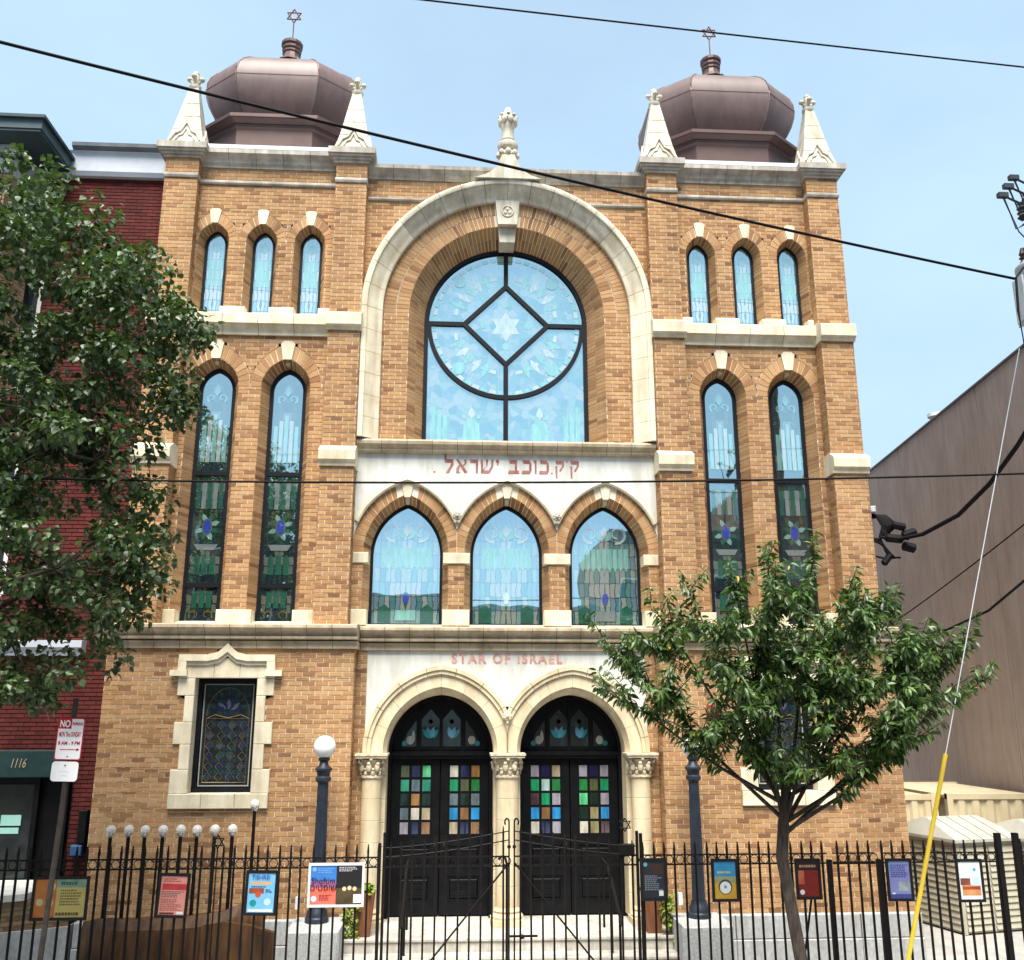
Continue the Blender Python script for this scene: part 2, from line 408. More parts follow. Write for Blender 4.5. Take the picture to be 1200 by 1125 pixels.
# ---- brickwork
BH, BL, JT, JH = 0.0722, 0.210, 0.0150, 0.0095
class Bricks:
    def __init__(s): s.list = []; s.mort = MB()
    def brick(s, q, d, key=0):
        """q: four front corners; d: vector into the wall"""
        t = random.random()
        t = min(1.0, max(0.0, random.betavariate(3.6, 3.2) if random.random() > 0.1 else t * 0.25))
        d = Vector(d)
        jit = d.normalized() * random.uniform(-0.0022, 0.0022)
        f = [Vector(p) + jit for p in q]
        s.list.append(([tuple(p) for p in f] + [tuple(p + d) for p in f], t, key))
    def region(s, mapf, u0, u1, z0, z1, blocked=(), phase=0.0, key=0, bh=BH, bl=BL):
        zb = sorted({b for _, br in blocked for b in br})
        n = max(1, round((z1 - z0) / bh)); h = (z1 - z0) / n
        def free(z):
            iv = [(u0, u1)]
            for f, _ in blocked:
                r = f(z)
                if not r: continue
                nx = []
                for a, b in iv:
                    if r[1] <= a or r[0] >= b: nx.append((a, b)); continue
                    if r[0] > a: nx.append((a, r[0]))
                    if r[1] < b: nx.append((r[1], b))
                iv = nx
            return [(a, b) for a, b in iv if b - a > 0.004]
        def inter(A, B):
            o = []
            for a, b in A:
                for c, d in B:
                    lo, hi = max(a, c), min(b, d)
                    if hi - lo > 0.004: o.append((lo, hi))
            return o
        for i in range(n):
            za, zt = z0 + i * h, z0 + (i + 1) * h
            cuts = [za] + [b for b in zb if za + 0.012 < b < zt - 0.012] + [zt]
            off = (i % 2) * bl / 2 + phase + random.uniform(-0.008, 0.008)
            for p, q in zip(cuts[:-1], cuts[1:]):
                A, B = free(p + 0.0015), free(q - 0.0015)
                if len(A) != len(B): A = B = inter(A, B) or (A if len(A) < len(B) else B)
                jb = JT / 2 if q - p > 0.03 else 0.002
                for (a0, a1), (b0, b1) in zip(A, B):
                    m = [mapf(a0, p, -.009), mapf(a1, p, -.009), mapf(b1, q, -.009), mapf(b0, q, -.009)]
                    s.mort.add(m, [(0, 1, 2, 3)])
                    lo, hi = min(a0, b0), max(a1, b1)
                    k = math.floor((lo - off) / bl)
                    while True:
                        L0 = k * bl + off; R0 = L0 + bl; k += 1
                        if L0 >= hi: break
                        l0, l1 = max(L0 + JH / 2, a0), max(L0 + JH / 2, b0)
                        r0, r1 = min(R0 - JH / 2, a1), min(R0 - JH / 2, b1)
                        if r0 - l0 < 0.008 and r1 - l1 < 0.008: continue
                        r0, r1 = max(r0, l0), max(r1, l1)
                        qd = [mapf(l0, p + jb, 0), mapf(r0, p + jb, 0), mapf(r1, q - jb, 0), mapf(l1, q - jb, 0)]
                        dv = Vector(mapf(l0, p, -.014)) - Vector(mapf(l0, p, 0))
                        s.brick(qd, dv, key if (r0 - l0) > 0.15 else 0)
    def plane(s, y, x0, x1, z0, z1, blocked=(), **k):
        s.region(lambda u, z, d: (u, y - d, z), x0, x1, z0, z1, blocked, **k)
    def side(s, x, sgn, y0, y1, z0, z1, **k):
        """wall in a plane of constant x, its face looking towards sgn"""
        s.region(lambda u, z, d: (x + sgn * d, u, z), y0, y1, z0, z1, (), **k)
    def ring(s, inner, outer, y, skip=(), gap=0.0075):
        """radial voussoir bricks between two outlines with equal point counts"""
        for i in range(len(inner) - 1):
            m = [(inner[i][0], y + .009, inner[i][1]), (inner[i + 1][0], y + .009, inner[i + 1][1]), (outer[i + 1][0], y + .009, outer[i + 1][1]), (outer[i][0], y + .009, outer[i][1])]
            s.mort.add(m, [(0, 1, 2, 3)])
            if i in skip: continue
            a, b, c, d = [Vector((p[0], p[2])) for p in m]
            g = lambda p, q: p + (q - p).normalized() * min(gap, (q - p).length * .3)
            q4 = [g(a, b), g(b, a), g(c, d), g(d, c)]
            q4 = [q4[0] + (q4[3] - q4[0]) * .02, q4[1] + (q4[2] - q4[1]) * .02, q4[2] - (q4[2] - q4[1]) * .03, q4[3] - (q4[3] - q4[0]) * .03]
            s.brick([(p[0], y, p[1]) for p in q4], (0, .014, 0))
    def reveal(s, F, B, yf, yb, gap=0.007, parts=1):
        """brick faces on the splayed reveal between front outline F and back outline B"""
        n = len(F)
        cx = (F[0][0] + F[-1][0]) / 2; cz = F[0][1] + (max(p[1] for p in F) - F[0][1]) * .45
        for i in range(n - 1):
            f0, f1, b0, b1 = (Vector((F[i][0], yf, F[i][1])), Vector((F[i + 1][0], yf, F[i + 1][1])), Vector((B[i][0], yb, B[i][1])), Vector((B[i + 1][0], yb, B[i + 1][1])))
            nn = (f1 - f0).cross(b0 - f0)
            if nn.length < 1e-9: continue
            nn.normalize()
            mid = (f0 + b1) / 2; toc = Vector((cx, mid.y, min(mid.z, cz))) - mid
            if nn.dot(toc) < 0: nn = -nn
            s.mort.add([f0, f1, b1, b0], [(0, 1, 2, 3)])
            for k in range(parts):
                t0, t1 = k / parts, (k + 1) / parts
                A0, A1, B1, B0 = f0.lerp(b0, t0), f1.lerp(b1, t0), f1.lerp(b1, t1), f0.lerp(b0, t1)
                def ins(p, q, r): return p + (q - p).normalized() * gap + (r - p).normalized() * (gap if k else 0.001)
                q4 = [ins(A0, A1, B0), ins(A1, A0, B1), ins(B1, B0, A1), ins(B0, B1, A0)]
                s.brick([p + nn * .007 for p in q4], tuple(nn * -.010))
    def emit(s, parent, mat, keep=0, name='brick', rest='bricks', mortar=None):
        """the wall's mortar mass as one mesh; the bricks under it: `keep` singly, the others joined"""
        wall = s.mort.build('wall', mortar, parent)
        c = Vector(cam.location)
        sel = set()
        if keep:
            cand = [(i, (Vector(b[0][0]) - c).length) for i, b in enumerate(s.list) if b[2] == 1]
            cand.sort(key=lambda t: t[1]); sel = {i for i, _ in cand[:keep]}
        FS = [(0, 1, 2, 3), (0, 4, 5, 1), (1, 5, 6, 2), (2, 6, 7, 3), (3, 7, 4, 0)]
        big = MB()
        for i, (vs, t, _) in enumerate(s.list):
            if i in sel:
                MB().add(vs, FS, t).build(name, mat, wall, tint=True)
            else: big.add(vs, FS, t)
        if big.v: big.build(rest, mat, wall, tint=True, kind='stuff')
        return wall

def stone_course(part, pname, sname, prof, x0, x1, length, mat, mir=False):
    """a moulded course of stones along x: a recessed dark bed (the part) and each stone on it"""
    ys = [p[0] for p in prof]; zs = [p[1] for p in prof]; zc = (min(zs) + max(zs)) / 2
    bed = MB().prism_x([(y + .008 if y < max(ys) - 1e-6 else y, zc + (z - zc) * .97) for y, z in prof], x0 + .01, x1 - .01).build(pname, JOINT, part)
    n = max(1, round((x1 - x0) / length)); wd = (x1 - x0) / n
    me = None
    for i in range(n):
        xc = x0 + (i + .5) * wd
        if me is None:
            o = MB().prism_x(prof, xc - wd / 2 + .0045, xc + wd / 2 - .0045).build(sname, mat, bed); me = o.data; base = o
        else: place(sname, me, (xc, WL[base.name].y, WL[base.name].z), bed)
    return bed

# ================================================================== ground
ASPHALT = pmat('asphalt', (0.035, 0.036, 0.038), (0.065, 0.065, 0.065), scale=8, rough=0.9, bump=0.5, bscale=90)
CONCRETE = pmat('pavement_concrete', (0.30, 0.29, 0.275), (0.40, 0.39, 0.37), scale=3, rough=0.9, bump=0.3, bscale=60)
def sheet(name, x0, x1, y0, y1, z0, z1, mat, kind='structure'):
    return MB().box(x0, x1, y0, y1, z0, z1).build(name, mat, None, kind=kind)
sheet('ground', -300, 300, -300, 300, -0.6, -0.16, ASPHALT)
sheet('road', -120, 120, -14.3, -6.6, -0.158, -0.12, ASPHALT)
sheet('pavement', -60, 60, -6.45, 14.5, -0.155, -0.004, CONCRETE)
sheet('kerb', -60, 60, -6.6, -6.452, -0.155, 0.0, GRANITE)
sheet('opposite_pavement', -60, 60, -40, -14.302, -0.155, 0.0, CONCRETE)
fl = bpy.data.objects['pavement']
flag = None
for i in range(11):
    for j in range(3):
        x0 = -8.2 + i * 1.5; y0 = -6.4 + j * 1.25
        if flag is None:
            flag = MB().cbox(0, 1, 0, 1, 0, 1).v
        m = MB(); c = .012
        m.box(x0 + .006, x0 + 1.494, y0 + .006, y0 + 1.244, -0.003, 0.004)
        m.build('paving_slab', CONCRETE, fl)

# ================================================================== synagogue
syn = thing('synagogue', (0, 0.2, 0), 'buff brick synagogue with two copper domes, arched stained windows and cream stone trim', 'synagogue')
BK = Bricks()
wedge = MB()
TRI = [5.34, 4.475, 3.61]
LAN = [5.125, 3.885]
# --- ground floor wings
for s in (-1, 1):
    X = lambda a, b: (min(s * a, s * b), max(s * a, s * b))
    cxw = s * 4.42
    rows = [(2.30, 2.52, .75, .75), (2.52, 2.87, .75, .75), (2.87, 3.24, .64, .64), (3.24, 3.57, .75, .75), (3.57, 3.97, .62, .62), (3.97, 4.235, .74, .74), (4.235, 4.60, .74, .74)]
    bl = [rect_block(cxw - l, cxw + r, z0, z1) for z0, z1, l, r in rows]
    x0, x1 = X(2.45, 6.30)
    BK.plane(-.5, x0, x1, .74, 4.70, bl, key=1 if s < 0 else 0)
    BK.side(s * 2.45, -s, -.5, -.14, .74, 4.70)
    x0, x1 = X(2.28, 2.45)
    BK.plane(-.14, x0, x1, .56, 4.70, phase=.05)
    # --- towers: middle stage
    x0, x1 = X(3.16, 5.66)
    bl = []
    for c in LAN:
        bl.append(arch_block(s * c, .62, 5.05, 9.25, 10.06))
    bl += [rect_block(s * c - .63, s * c + .63, 5.05, 5.36) for c in LAN]
    # jamb brick belongs between ring and sill: only block the opening below the springing
    bl = []
    for c in LAN:
        f1, _ = arch_block(s * c, .43, 5.36, 9.25, 9.78)
        f2, _ = arch_block(s * c, .62, 9.25, 9.25, 10.06)
        bl += [(f1, [5.36]), (f2, [9.25, 10.06])]
    bl.append(rect_block(x0 - .1, x1 + .1, 5.0, 5.36))
    BK.plane(0, x0, x1, 5.12, 10.21, bl)
    for c in LAN:
        na = 7
        inn = arch_pts(s * c, .43, 9.25, 9.25, 9.78, 0, na); outr = arch_pts(s * c, .62, 9.25, 9.25, 10.06, 0, na)
        inn2 = arch_pts(s * c, .43, 9.25, 9.25, 9.78, 0, 9); out2 = arch_pts(s * c, .62, 9.25, 9.25, 10.06, 0, 9)
        BK.ring(inn2, out2, 0.0, skip=(8, 9))
        nj = 54
        BK.reveal(arch_pts(s * c, .43, 5.36, 9.25, 9.78, nj, 8), arch_pts(s * c, .325, 5.36, 9.25, 9.68, nj, 8), 0, .27)
    # --- towers: top stage
    bl = []
    for c in TRI:
        f1, _ = arch_block(s * c, .285, 10.72, 12.03, 12.40)
        f2, _ = arch_block(s * c, .43, 12.03, 12.03, 12.63)
        bl += [(f1, [10.72]), (f2, [12.03, 12.63])]
    bl.append(rect_block(x0 - .1, x1 + .1, 10.0, 10.72))
    BK.plane(0, x0, x1, 10.5, 13.56, bl, phase=.06)
    for c in TRI:
        BK.ring(arch_pts(s * c, .285, 12.03, 12.03, 12.40, 0, 7), arch_pts(s * c, .43, 12.03, 12.03, 12.63, 0, 7), 0.0, skip=(6, 7))
        BK.reveal(arch_pts(s * c, .285, 10.6, 12.03, 12.40, 20, 6), arch_pts(s * c, .205, 10.6, 12.03, 12.34, 20, 6), 0, .23)
    # --- piers
    for pa, pb in ((2.60, 3.165), (5.655, 6.25)):
        x0, x1 = X(pa, pb)
        for (z0, z1, y) in ((5.10, 7.76, -.36), (8.05, 10.24, -.29), (10.53, 13.57, -.21)):
            BK.plane(y, x0, x1, z0, z1, phase=.11 * (pa > 3))
            BK.side(x0, -1, y, .02, z0, z1); BK.side(x1, 1, y, .02, z0, z1)
# --- centre bay
f1, _ = arch_block(0, 2.615, 8.30, 10.73, 13.345)
BK.plane(0, -2.605, 2.605, 8.30, 13.42, [(f1, [8.30, 13.345])])
BK.plane(.05, -2.25, -1.78, 8.30, 10.73); BK.plane(.05, 1.78, 2.25, 8.30, 10.73)
NA = 42
BK.ring(arch_pts(0, 1.78, 10.73, 10.73, 12.51, 0, 38), arch_pts(0, 2.012, 10.73, 10.73, 12.742, 0, 38), .05, skip=(35, 36, 37, 38, 39, 40))
BK.ring(arch_pts(0, 2.018, 10.73, 10.73, 12.748, 0, 43), arch_pts(0, 2.25, 10.73, 10.73, 12.98, 0, 43), .05, skip=(40, 41, 42, 43, 44, 45))
BK.reveal(arch_pts(0, 1.78, 8.30, 10.73, 12.51, 34, 36), arch_pts(0, 1.51, 8.30, 10.73, 12.24, 34, 36), .05, .50, parts=2)
# --- three arched windows
A3 = [-1.71, 0.0, 1.71]
for i, c in enumerate(A3):
    BK.reveal(arch_pts(c, .725, 5.38, 6.34, 7.36, 13, 15), arch_pts(c, .62, 5.38, 6.34, 7.24, 13, 15), 0, .28)
    cl = lambda P: [(c + max(-(.855 if c > -1 else .893), min((.855 if c < 1 else .893), x - c)), z) for x, z in P]
    BK.ring(arch_pts(c, .725, 6.34, 6.34, 7.36, 0, 15), cl(arch_pts(c, .92, 6.34, 6.34, 7.57, 0, 15)), 0.0, skip=(13, 14, 15, 16))
for x0, x1 in ((-2.602, -2.435), (-.985, -.725), (.725, .985), (2.435, 2.602)):
    BK.plane(0, x0, x1, 5.38, 6.15, phase=.03)
wall = BK.emit(syn, BRICK, keep=300, mortar=MORTAR)

# --- core of the building and roof
core = MB()
core.box(-6.24, 6.24, .66, 15, 0, 13.45); core.build('side_wall', SIDEBRICK, syn)
pc = MB()
for s in (-1, 1):
    for pa, pb in ((2.61, 3.155), (5.665, 6.24)):
        x0, x1 = min(s * pa, s * pb), max(s * pa, s * pb)
        pc.box(x0, x1, .005, .655, 5.1, 13.5)
    x0, x1 = min(s * 2.47, s * 6.29), max(s * 2.47, s * 6.29)
    pc.box(x0, x1, -.26, .64, 0.0, 2.3)
    for a, b in ((6.245, 6.29),):
        pc.box(min(s * a, s * b), max(s * a, s * b), -.48, .64, .7, 4.7)
pc.build('pier_core', MORTAR, syn)
MB().box(-6.2, 6.2, .1, 14.9, 13.452, 13.53).build('roof', ZINC, syn)

# --- granite plinth
for s in (-1, 1):
    X = (min(s * 2.47, s * 6.34), max(s * 2.47, s * 6.34))
    pl = MB().box(X[0] + .01, X[1] - .01, -.615, -.27, 0.0, .732).build('plinth', JOINT, syn)
    n = 4
    for i in range(n):
        a = X[0] + (X[1] - X[0]) * i / n; b = X[0] + (X[1] - X[0]) * (i + 1) / n
        MB().cbox(a + .003, b - .003, -.62, -.3, .40, .738, .012).build('granite_block', GRANITEW, pl)
        MB().cbox(a + .003, b - .003, -.64, -.3, 0.0, .395, .012).build('granite_block', GRANITEW, pl)

# --- main cornice between the floors
def main_cornice(x0, x1, y0, back):
    stone_course(syn, 'cornice', 'cornice_stone', [(y0 + back, 4.70), (y0 - .05, 4.70), (y0 - .055, 4.785), (y0 - .075, 4.79), (y0 - .075, 4.815), (y0 + back, 4.815)], x0, x1, .41, CORNICE)
    stone_course(syn, 'cornice', 'cornice_stone', [(y0 + back, 4.835), (y0 - .125, 4.835), (y0 - .145, 4.85), (y0 - .145, 4.885), (y0 - .115, 4.89), (y0 - .12, 4.92), (y0 - .16, 4.955), (y0 - .215, 4.98), (y0 - .235, 5.01), (y0 - .235, 5.055), (y0 - .17, 5.075), (y0 + back, 5.125), (y0 + back, 5.12)], x0, x1, .40, CORNICE)
main_cornice(-6.37, -2.40, -.5, .55); main_cornice(2.40, 6.37, -.5, .55)
main_cornice(-2.398, 2.398, -.12, .45)

# --- tower sill band, weatherings, strings, caps
def block(name, x0, x1, y0, y1, z0, z1, mat, parent=syn, c=.012):
    return MB().cbox(x0, x1, y0, y1, z0, z1, c).build(name, mat, parent)
for s in (-1, 1):
    X = lambda a, b: (min(s * a, s * b), max(s * a, s * b))
    x0, x1 = X(3.167, 5.653)
    stone_course(syn, 'sill_band', 'sill_stone', [(.2, 10.20), (-.05, 10.20), (-.055, 10.27), (-.08, 10.30), (-.13, 10.36), (-.17, 10.375), (-.17, 10.55), (-.14, 10.575), (.22, 10.72), (.22, 10.21)], x0, x1, .62, STONE)
    ed = [x0] + sorted([s * c + d for c in TRI for d in (-.215, .215)]) + [x1]
    for a, b in zip(ed[0::2], ed[1::2]):
        if b - a > .03: MB().prism_x([(.2, 10.60), (-.06, 10.60), (-.06, 10.70), (-.03, 10.74), (.2, 10.77)], a + .002, b - .002).build('sill_block', STONE, syn)
    for pa, pb in ((2.575, 3.19), (5.63, 6.275)):
        a, b = X(pa, pb)
        MB().prism_x([(.02, 10.22), (-.33, 10.22), (-.34, 10.27), (-.40, 10.30), (-.41, 10.50), (-.38, 10.53), (-.20, 10.60), (.02, 10.60)], a, b).build('pier_weathering', STONE, syn)
        MB().prism_x([(.02, 7.74), (-.40, 7.74), (-.41, 7.80), (-.46, 7.84), (-.47, 8.00), (-.45, 8.03), (-.28, 8.12), (.02, 8.12)], a, b).build('pier_weathering', STONE, syn)
        MB().prism_x([(.02, 13.165), (-.235, 13.165), (-.25, 13.20), (-.25, 13.235), (-.235, 13.25), (.02, 13.26)], a + .015, b - .015).build('string_course', GREYSTONE, syn)
        # pier cap
        cp = MB()
        for (d, za, zb) in ((.04, 13.56, 13.61), (.075, 13.61, 13.66), (.12, 13.66, 13.70), (.15, 13.70, 13.82)):
            cp.box(a + .025 - d, b - .025 + d, -.21 - d, .45, za, zb)
        cp.build('pier_cap', GREYSTONE, syn)
    MB().prism_x([(.05, 13.165), (-.03, 13.165), (-.045, 13.19), (-.045, 13.225), (-.03, 13.24), (.05, 13.25)], x0, x1).build('string_course', GREYSTONE, syn)
    stone_course(syn, 'tower_cornice', 'cornice_stone', [(.5, 13.50), (-.03, 13.50), (-.04, 13.55), (-.08, 13.58), (-.10, 13.64), (-.17, 13.70), (-.19, 13.72), (-.19, 13.80), (.5, 13.82)], x0, x1, .50, GREYSTONE)
    MB().prism_x([(.6, 13.823), (-.17, 13.823), (-.17, 13.90), (.6, 13.93)], x0, x1).build('flashing', ZINC, syn)
    # lancet sill blocks
    ed = [X(3.16, 5.66)[0]] + sorted([s * c + d for c in LAN for d in (-.33, .33)]) + [X(3.16, 5.66)[1]]
    for a, b in zip(ed[0::2], ed[1::2]):
        if b - a > .03: block('sill_block', a + .002, b - .002, -.03, .28, 5.11, 5.36, STONE)
    MB().prism_x([(.3, 5.10), (.0, 5.10), (.0, 5.15), (.3, 5.20)], X(3.17, 5.65)[0], X(3.17, 5.65)[1]).build('window_sill', STONE, syn)
    # keystones
    for c in LAN:
        MB().prism_y([(s * c - .075, 9.76), (s * c + .075, 9.76), (s * c + .125, 10.05), (s * c + .07, 10.11), (s * c - .07, 10.11), (s * c - .125, 10.05)], -.02, .06).build('keystone', STONE, syn)
        MB().prism_y([(s * c - .035, 9.69), (s * c + .035, 9.69), (s * c + .05, 9.79), (s * c - .05, 9.79)], .08, .25).build('keystone', STONE, syn)
    for c in TRI:
        MB().prism_y([(s * c - .055, 12.385), (s * c + .055, 12.385), (s * c + .105, 12.63), (s * c + .06, 12.67), (s * c - .06, 12.67), (s * c - .105, 12.63)], -.02, .06).build('keystone', STONE, syn)

# --- centre: parapet, string, great arch
stone_course(syn, 'parapet_cornice', 'cornice_stone', [(.5, 13.37), (-.03, 13.37), (-.04, 13.41), (-.08, 13.44), (-.10, 13.49), (-.16, 13.53), (-.17, 13.60), (.5, 13.62)], -2.60, 2.60, .47, GREYSTONE)
for s in (-1, 1):
    MB().prism_x([(.05, 12.93), (-.03, 12.93), (-.045, 12.955), (-.045, 12.985), (.05, 13.0)], min(s * 1.46, s * 2.58), max(s * 1.46, s * 2.58)).build('string_course', GREYSTONE, syn)
SEC = [(2.245, .05), (2.245, -.03), (2.275, -.055), (2.30, -.06), (2.335, -.09), (2.40, -.155), (2.475, -.20), (2.50, -.215), (2.50, -.245), (2.545, -.26), (2.585, -.25), (2.615, -.21), (2.615, .05)]
def arch_stone(t0, t1, cz, n=5):
    rings = []
    for k in range(n + 1):
        t = t0 + (t1 - t0) * k / n
        rings.append([(r * math.cos(t), y, cz + r * math.sin(t)) for r, y in SEC])
    return MB().loft(rings, True, True)
back = MB()
back.band([(x, z) for x, z in arch_pts(0, 2.60, 8.32, 10.73, 13.33, 4, 30)], [(x, z) for x, z in arch_pts(0, 2.262, 8.32, 10.73, 12.992, 4, 30)], -.02, .05)
arch = back.build('arch', JOINT, syn)
NV = 18
for i in range(NV):
    g = .0016
    arch_stone(PI * i / NV + g, PI * (i + 1) / NV - g, 10.73).build('arch_stone', STONEW if 3 < i < 14 else STONE, arch, smooth=True)
for s in (-1, 1):
    zz = [8.31, 8.68, 9.08, 9.48, 9.88, 10.30, 10.728]
    for a, b in zip(zz[:-1], zz[1:]):
        rings = [[(s * r, y, z) for r, y in SEC] for z in (a + .003, b - .003)]
        MB().loft(rings, True, True).build('arch_stone', STONE, arch, smooth=True)
# keystones of the great arch with roundel
key = MB().prism_y([(-.175, 12.50), (.175, 12.50), (.225, 12.99), (-.225, 12.99)], -.06, .06).build('keystone', STONEW, syn)
m = MB()
m.tube([(.105 * math.cos(2 * PI * k / 24), -.066, 12.76 + .105 * math.sin(2 * PI * k / 24)) for k in range(25)], .014, 6)
for k in range(3):
    a = PI / 2 + 2 * PI * k / 3
    m.sphere((.045 * math.cos(a), -.066, 12.76 + .045 * math.sin(a)), .036, 10, 6, (1, .5, 1))
m.build('carved_roundel', STONEW, key, smooth=True)
MB().prism_y([(-.14, 12.20), (.14, 12.20), (.17, 12.51), (-.17, 12.51)], .07, .48).build('keystone', STONEW, syn)

# --- central finial at the top of the great arch
fin = MB()
fin.loft([[(x * k, y, z) for x, y in ((-1, -.30), (1, -.30), (1, .12), (-1, .12))] for k, z in ((.62, 13.31), (.42, 13.38), (.28, 13.47), (.20, 13.58), (.15, 13.72), (.12, 13.80))], True, True)
fc = (0, -.12, 0)
fin.lathe(fc, [(.17, 13.36), (.14, 13.60), (.125, 13.80), (.16, 13.86), (.15, 13.92), (.11, 13.97), (.185, 14.02), (.20, 14.07), (.19, 14.12), (.12, 14.16), (.135, 14.20), (.115, 14.24), (.115, 14.44), (.14, 14.50), (.13, 14.60), (.10, 14.70), (.085, 14.80), (.05, 14.90), (.0, 14.93)], 14)
for k in range(8):
    a = 2 * PI * k / 8
    fin.sphere((.17 * math.cos(a), -.12 + .17 * math.sin(a), 13.88), .058, 8, 6, (1, 1, 1.2))
    fin.sphere((.14 * math.cos(a + .3), -.12 + .14 * math.sin(a + .3), 14.60), .056, 8, 6, (1, 1, 1.5))
    fin.sphere((.155 * math.cos(a), -.12 + .155 * math.sin(a), 14.70), .036, 8, 6, (1.1, 1.1, .8))
    fin.tube([(.13 * math.cos(a), -.12 + .13 * math.sin(a), 13.82), (.15 * math.cos(a), -.12 + .15 * math.sin(a), 13.62), (.22 * math.cos(a), -.12 + .16 * math.sin(a), 13.44), (.36 * math.cos(a), -.12 + .16 * math.sin(a), 13.36)], .018, 5)
fin.build('finial', STONEW, syn, smooth=True)

# --- corner pinnacles
def pinnacle(cx):
    cy = .12; hw = .325; z0 = 13.82
    p = MB()
    p.box(cx - hw, cx + hw, cy - hw, cy + hw, z0, z0 + .10)
    rings = [[(cx + sx * k, cy + sy * k, z) for sx, sy in ((-1, -1), (1, -1), (1, 1), (-1, 1))] for k, z in ((hw, z0 + .10), (.262, 14.20), (.250, 14.203), (.250, 14.213), (.259, 14.216), (.206, 14.51), (.196, 14.513), (.196, 14.521), (.203, 14.524), (.155, 14.82), (.145, 14.823), (.145, 14.831), (.152, 14.834), (.085, 15.22))]
    p.loft(rings, True, True)
    o = p.build('pinnacle', STONEW, syn)
    # pointed gable with trefoil relief on the front and sides
    for rz in (0, PI / 2, -PI / 2):
        g = MB()
        A = [(-.27, .11), (-.20, .26), (-.10, .32), (0, .52), (.10, .32), (.20, .26), (.27, .11)]
        g.tube([(x, -.335 + .17 * (z - .1), z) for x, z in A], .020, 5)
        g.tube([(x * .62, -.335 + .17 * (z - .1), z) for x, z in ((-.27, .12), (-.2, .21), (-.09, .24), (0, .38), (.09, .24), (.2, .21), (.27, .12))], .014, 5)
        g.add([(-.25, -.326, .10), (.25, -.326, .10), (0, -.262, .46)], [(0, 1, 2)])
        M4 = Matrix.Translation((cx, cy, z0)) @ Matrix.Rotation(rz, 4, 'Z')
        g.v = [tuple(M4 @ Vector(v)) for v in g.v]
        g.build('gablet', STONEW, o)
    b = MB()
    b.lathe((cx, cy, 0), [(.085, 15.20), (.115, 15.24), (.115, 15.29), (.07, 15.31), (.055, 15.40), (.07, 15.46), (.06, 15.52), (.045, 15.58), (.0, 15.64)], 10)
    for k in range(4):
        a = PI / 4 + k * PI / 2 + PI / 4
        b.sphere((cx + .115 * math.cos(a), cy + .115 * math.sin(a), 15.45), .055, 8, 6, (1, 1, .9))
        b.tube([(cx + .04 * math.cos(a), cy + .04 * math.sin(a), 15.36), (cx + .10 * math.cos(a), cy + .10 * math.sin(a), 15.42)], .03, 6)
    b.sphere((cx, cy, 15.57), .06, 8, 6)
    b.build('bud_finial', STONEW, o, smooth=True)
for x in (-5.955, -2.885, 2.885, 5.955): pinnacle(x)

# --- copper domes
def octo(A, f, cx, cy, z):
    f = A * f; B = A * .80; h = f * .80
    return [(cx - f, cy - B, z), (cx + f, cy - B, z), (cx + A, cy - h, z), (cx + A, cy + h, z), (cx + f, cy + B, z), (cx - f, cy + B, z), (cx - A, cy + h, z), (cx - A, cy - h, z)]
STAR = pmat('dull_red_metal', (0.12, 0.045, 0.05), (0.18, 0.08, 0.08), rough=0.5, metal=.5, bump=0)
def hexagram(c, r, t, yoff=0.006):
    m = MB()
    for k in range(2):
        p = [(c[0] + r * math.cos(PI / 2 + k * PI + j * 2 * PI / 3), c[1] + yoff * (k - .5), c[2] + r * math.sin(PI / 2 + k * PI + j * 2 * PI / 3)) for j in range(3)]
        for j in range(3): m.tube([p[j], p[(j + 1) % 3]], t, 6)
    return m
for s in (-1, 1):
    cx, cy, f = s * 4.47, 1.47, .53
    dr = MB()
    dr.loft([octo(A, f, cx, cy, z) for A, z in ((1.36, 13.4), (1.36, 14.60), (1.40, 14.63), (1.40, 14.70))], True, True)
    drum = dr.build('dome_drum', COPPERD, syn)
    ev = MB()
    ev.loft([octo(A, f, cx, cy, z) for A, z in ((1.34, 14.69), (1.52, 14.775), (1.56, 14.78), (1.56, 14.85), (1.52, 14.865), (1.10, 14.97))], True, True)
    ev.build('eave', COPPERD, drum)
    prof = [(1.10, 14.90), (1.20, 15.04), (1.33, 15.22), (1.42, 15.40), (1.48, 15.60), (1.50, 15.76), (1.485, 15.92), (1.43, 16.07), (1.33, 16.20), (1.18, 16.32), (.97, 16.43), (.74, 16.53), (.54, 16.64), (.40, 16.76), (.30, 16.90)]
    bulb = MB(); rings = [octo(A, f, cx, cy, z) for A, z in prof]
    for k in range(8):
        bulb.loft([[r[k], r[(k + 1) % 8]] for r in rings], False, False)
    dome = bulb.build('dome', COPPER, syn, smooth=True)
    sm = MB()
    for k in range(8): sm.tube([r[k] for r in rings], .016, 5)
    for hz in (5,):
        pts = rings[hz] + [rings[hz][0]]
        for a, b in zip(pts[:-1], pts[1:]): sm.tube([a, b], .007, 4)
    sm.build('standing_seam', COPPER, dome)
    nk = MB()
    nk.lathe((cx, cy, 0), [(.34, 16.84), (.24, 16.93), (.19, 17.02), (.175, 17.12), (.195, 17.14), (.195, 17.18), (.175, 17.19), (.205, 17.23), (.205, 17.28), (.185, 17.29), (.225, 17.33), (.225, 17.39), (.10, 17.42), (.05, 17.45)], 12)
    nk.build('neck', COPPERD, dome)
    st = hexagram((cx, cy, 18.10), .165, .014)
    st.tube([(cx, cy, 17.42), (cx, cy, 17.94)], .012, 6)
    st.build('star_finial', STAR, dome)

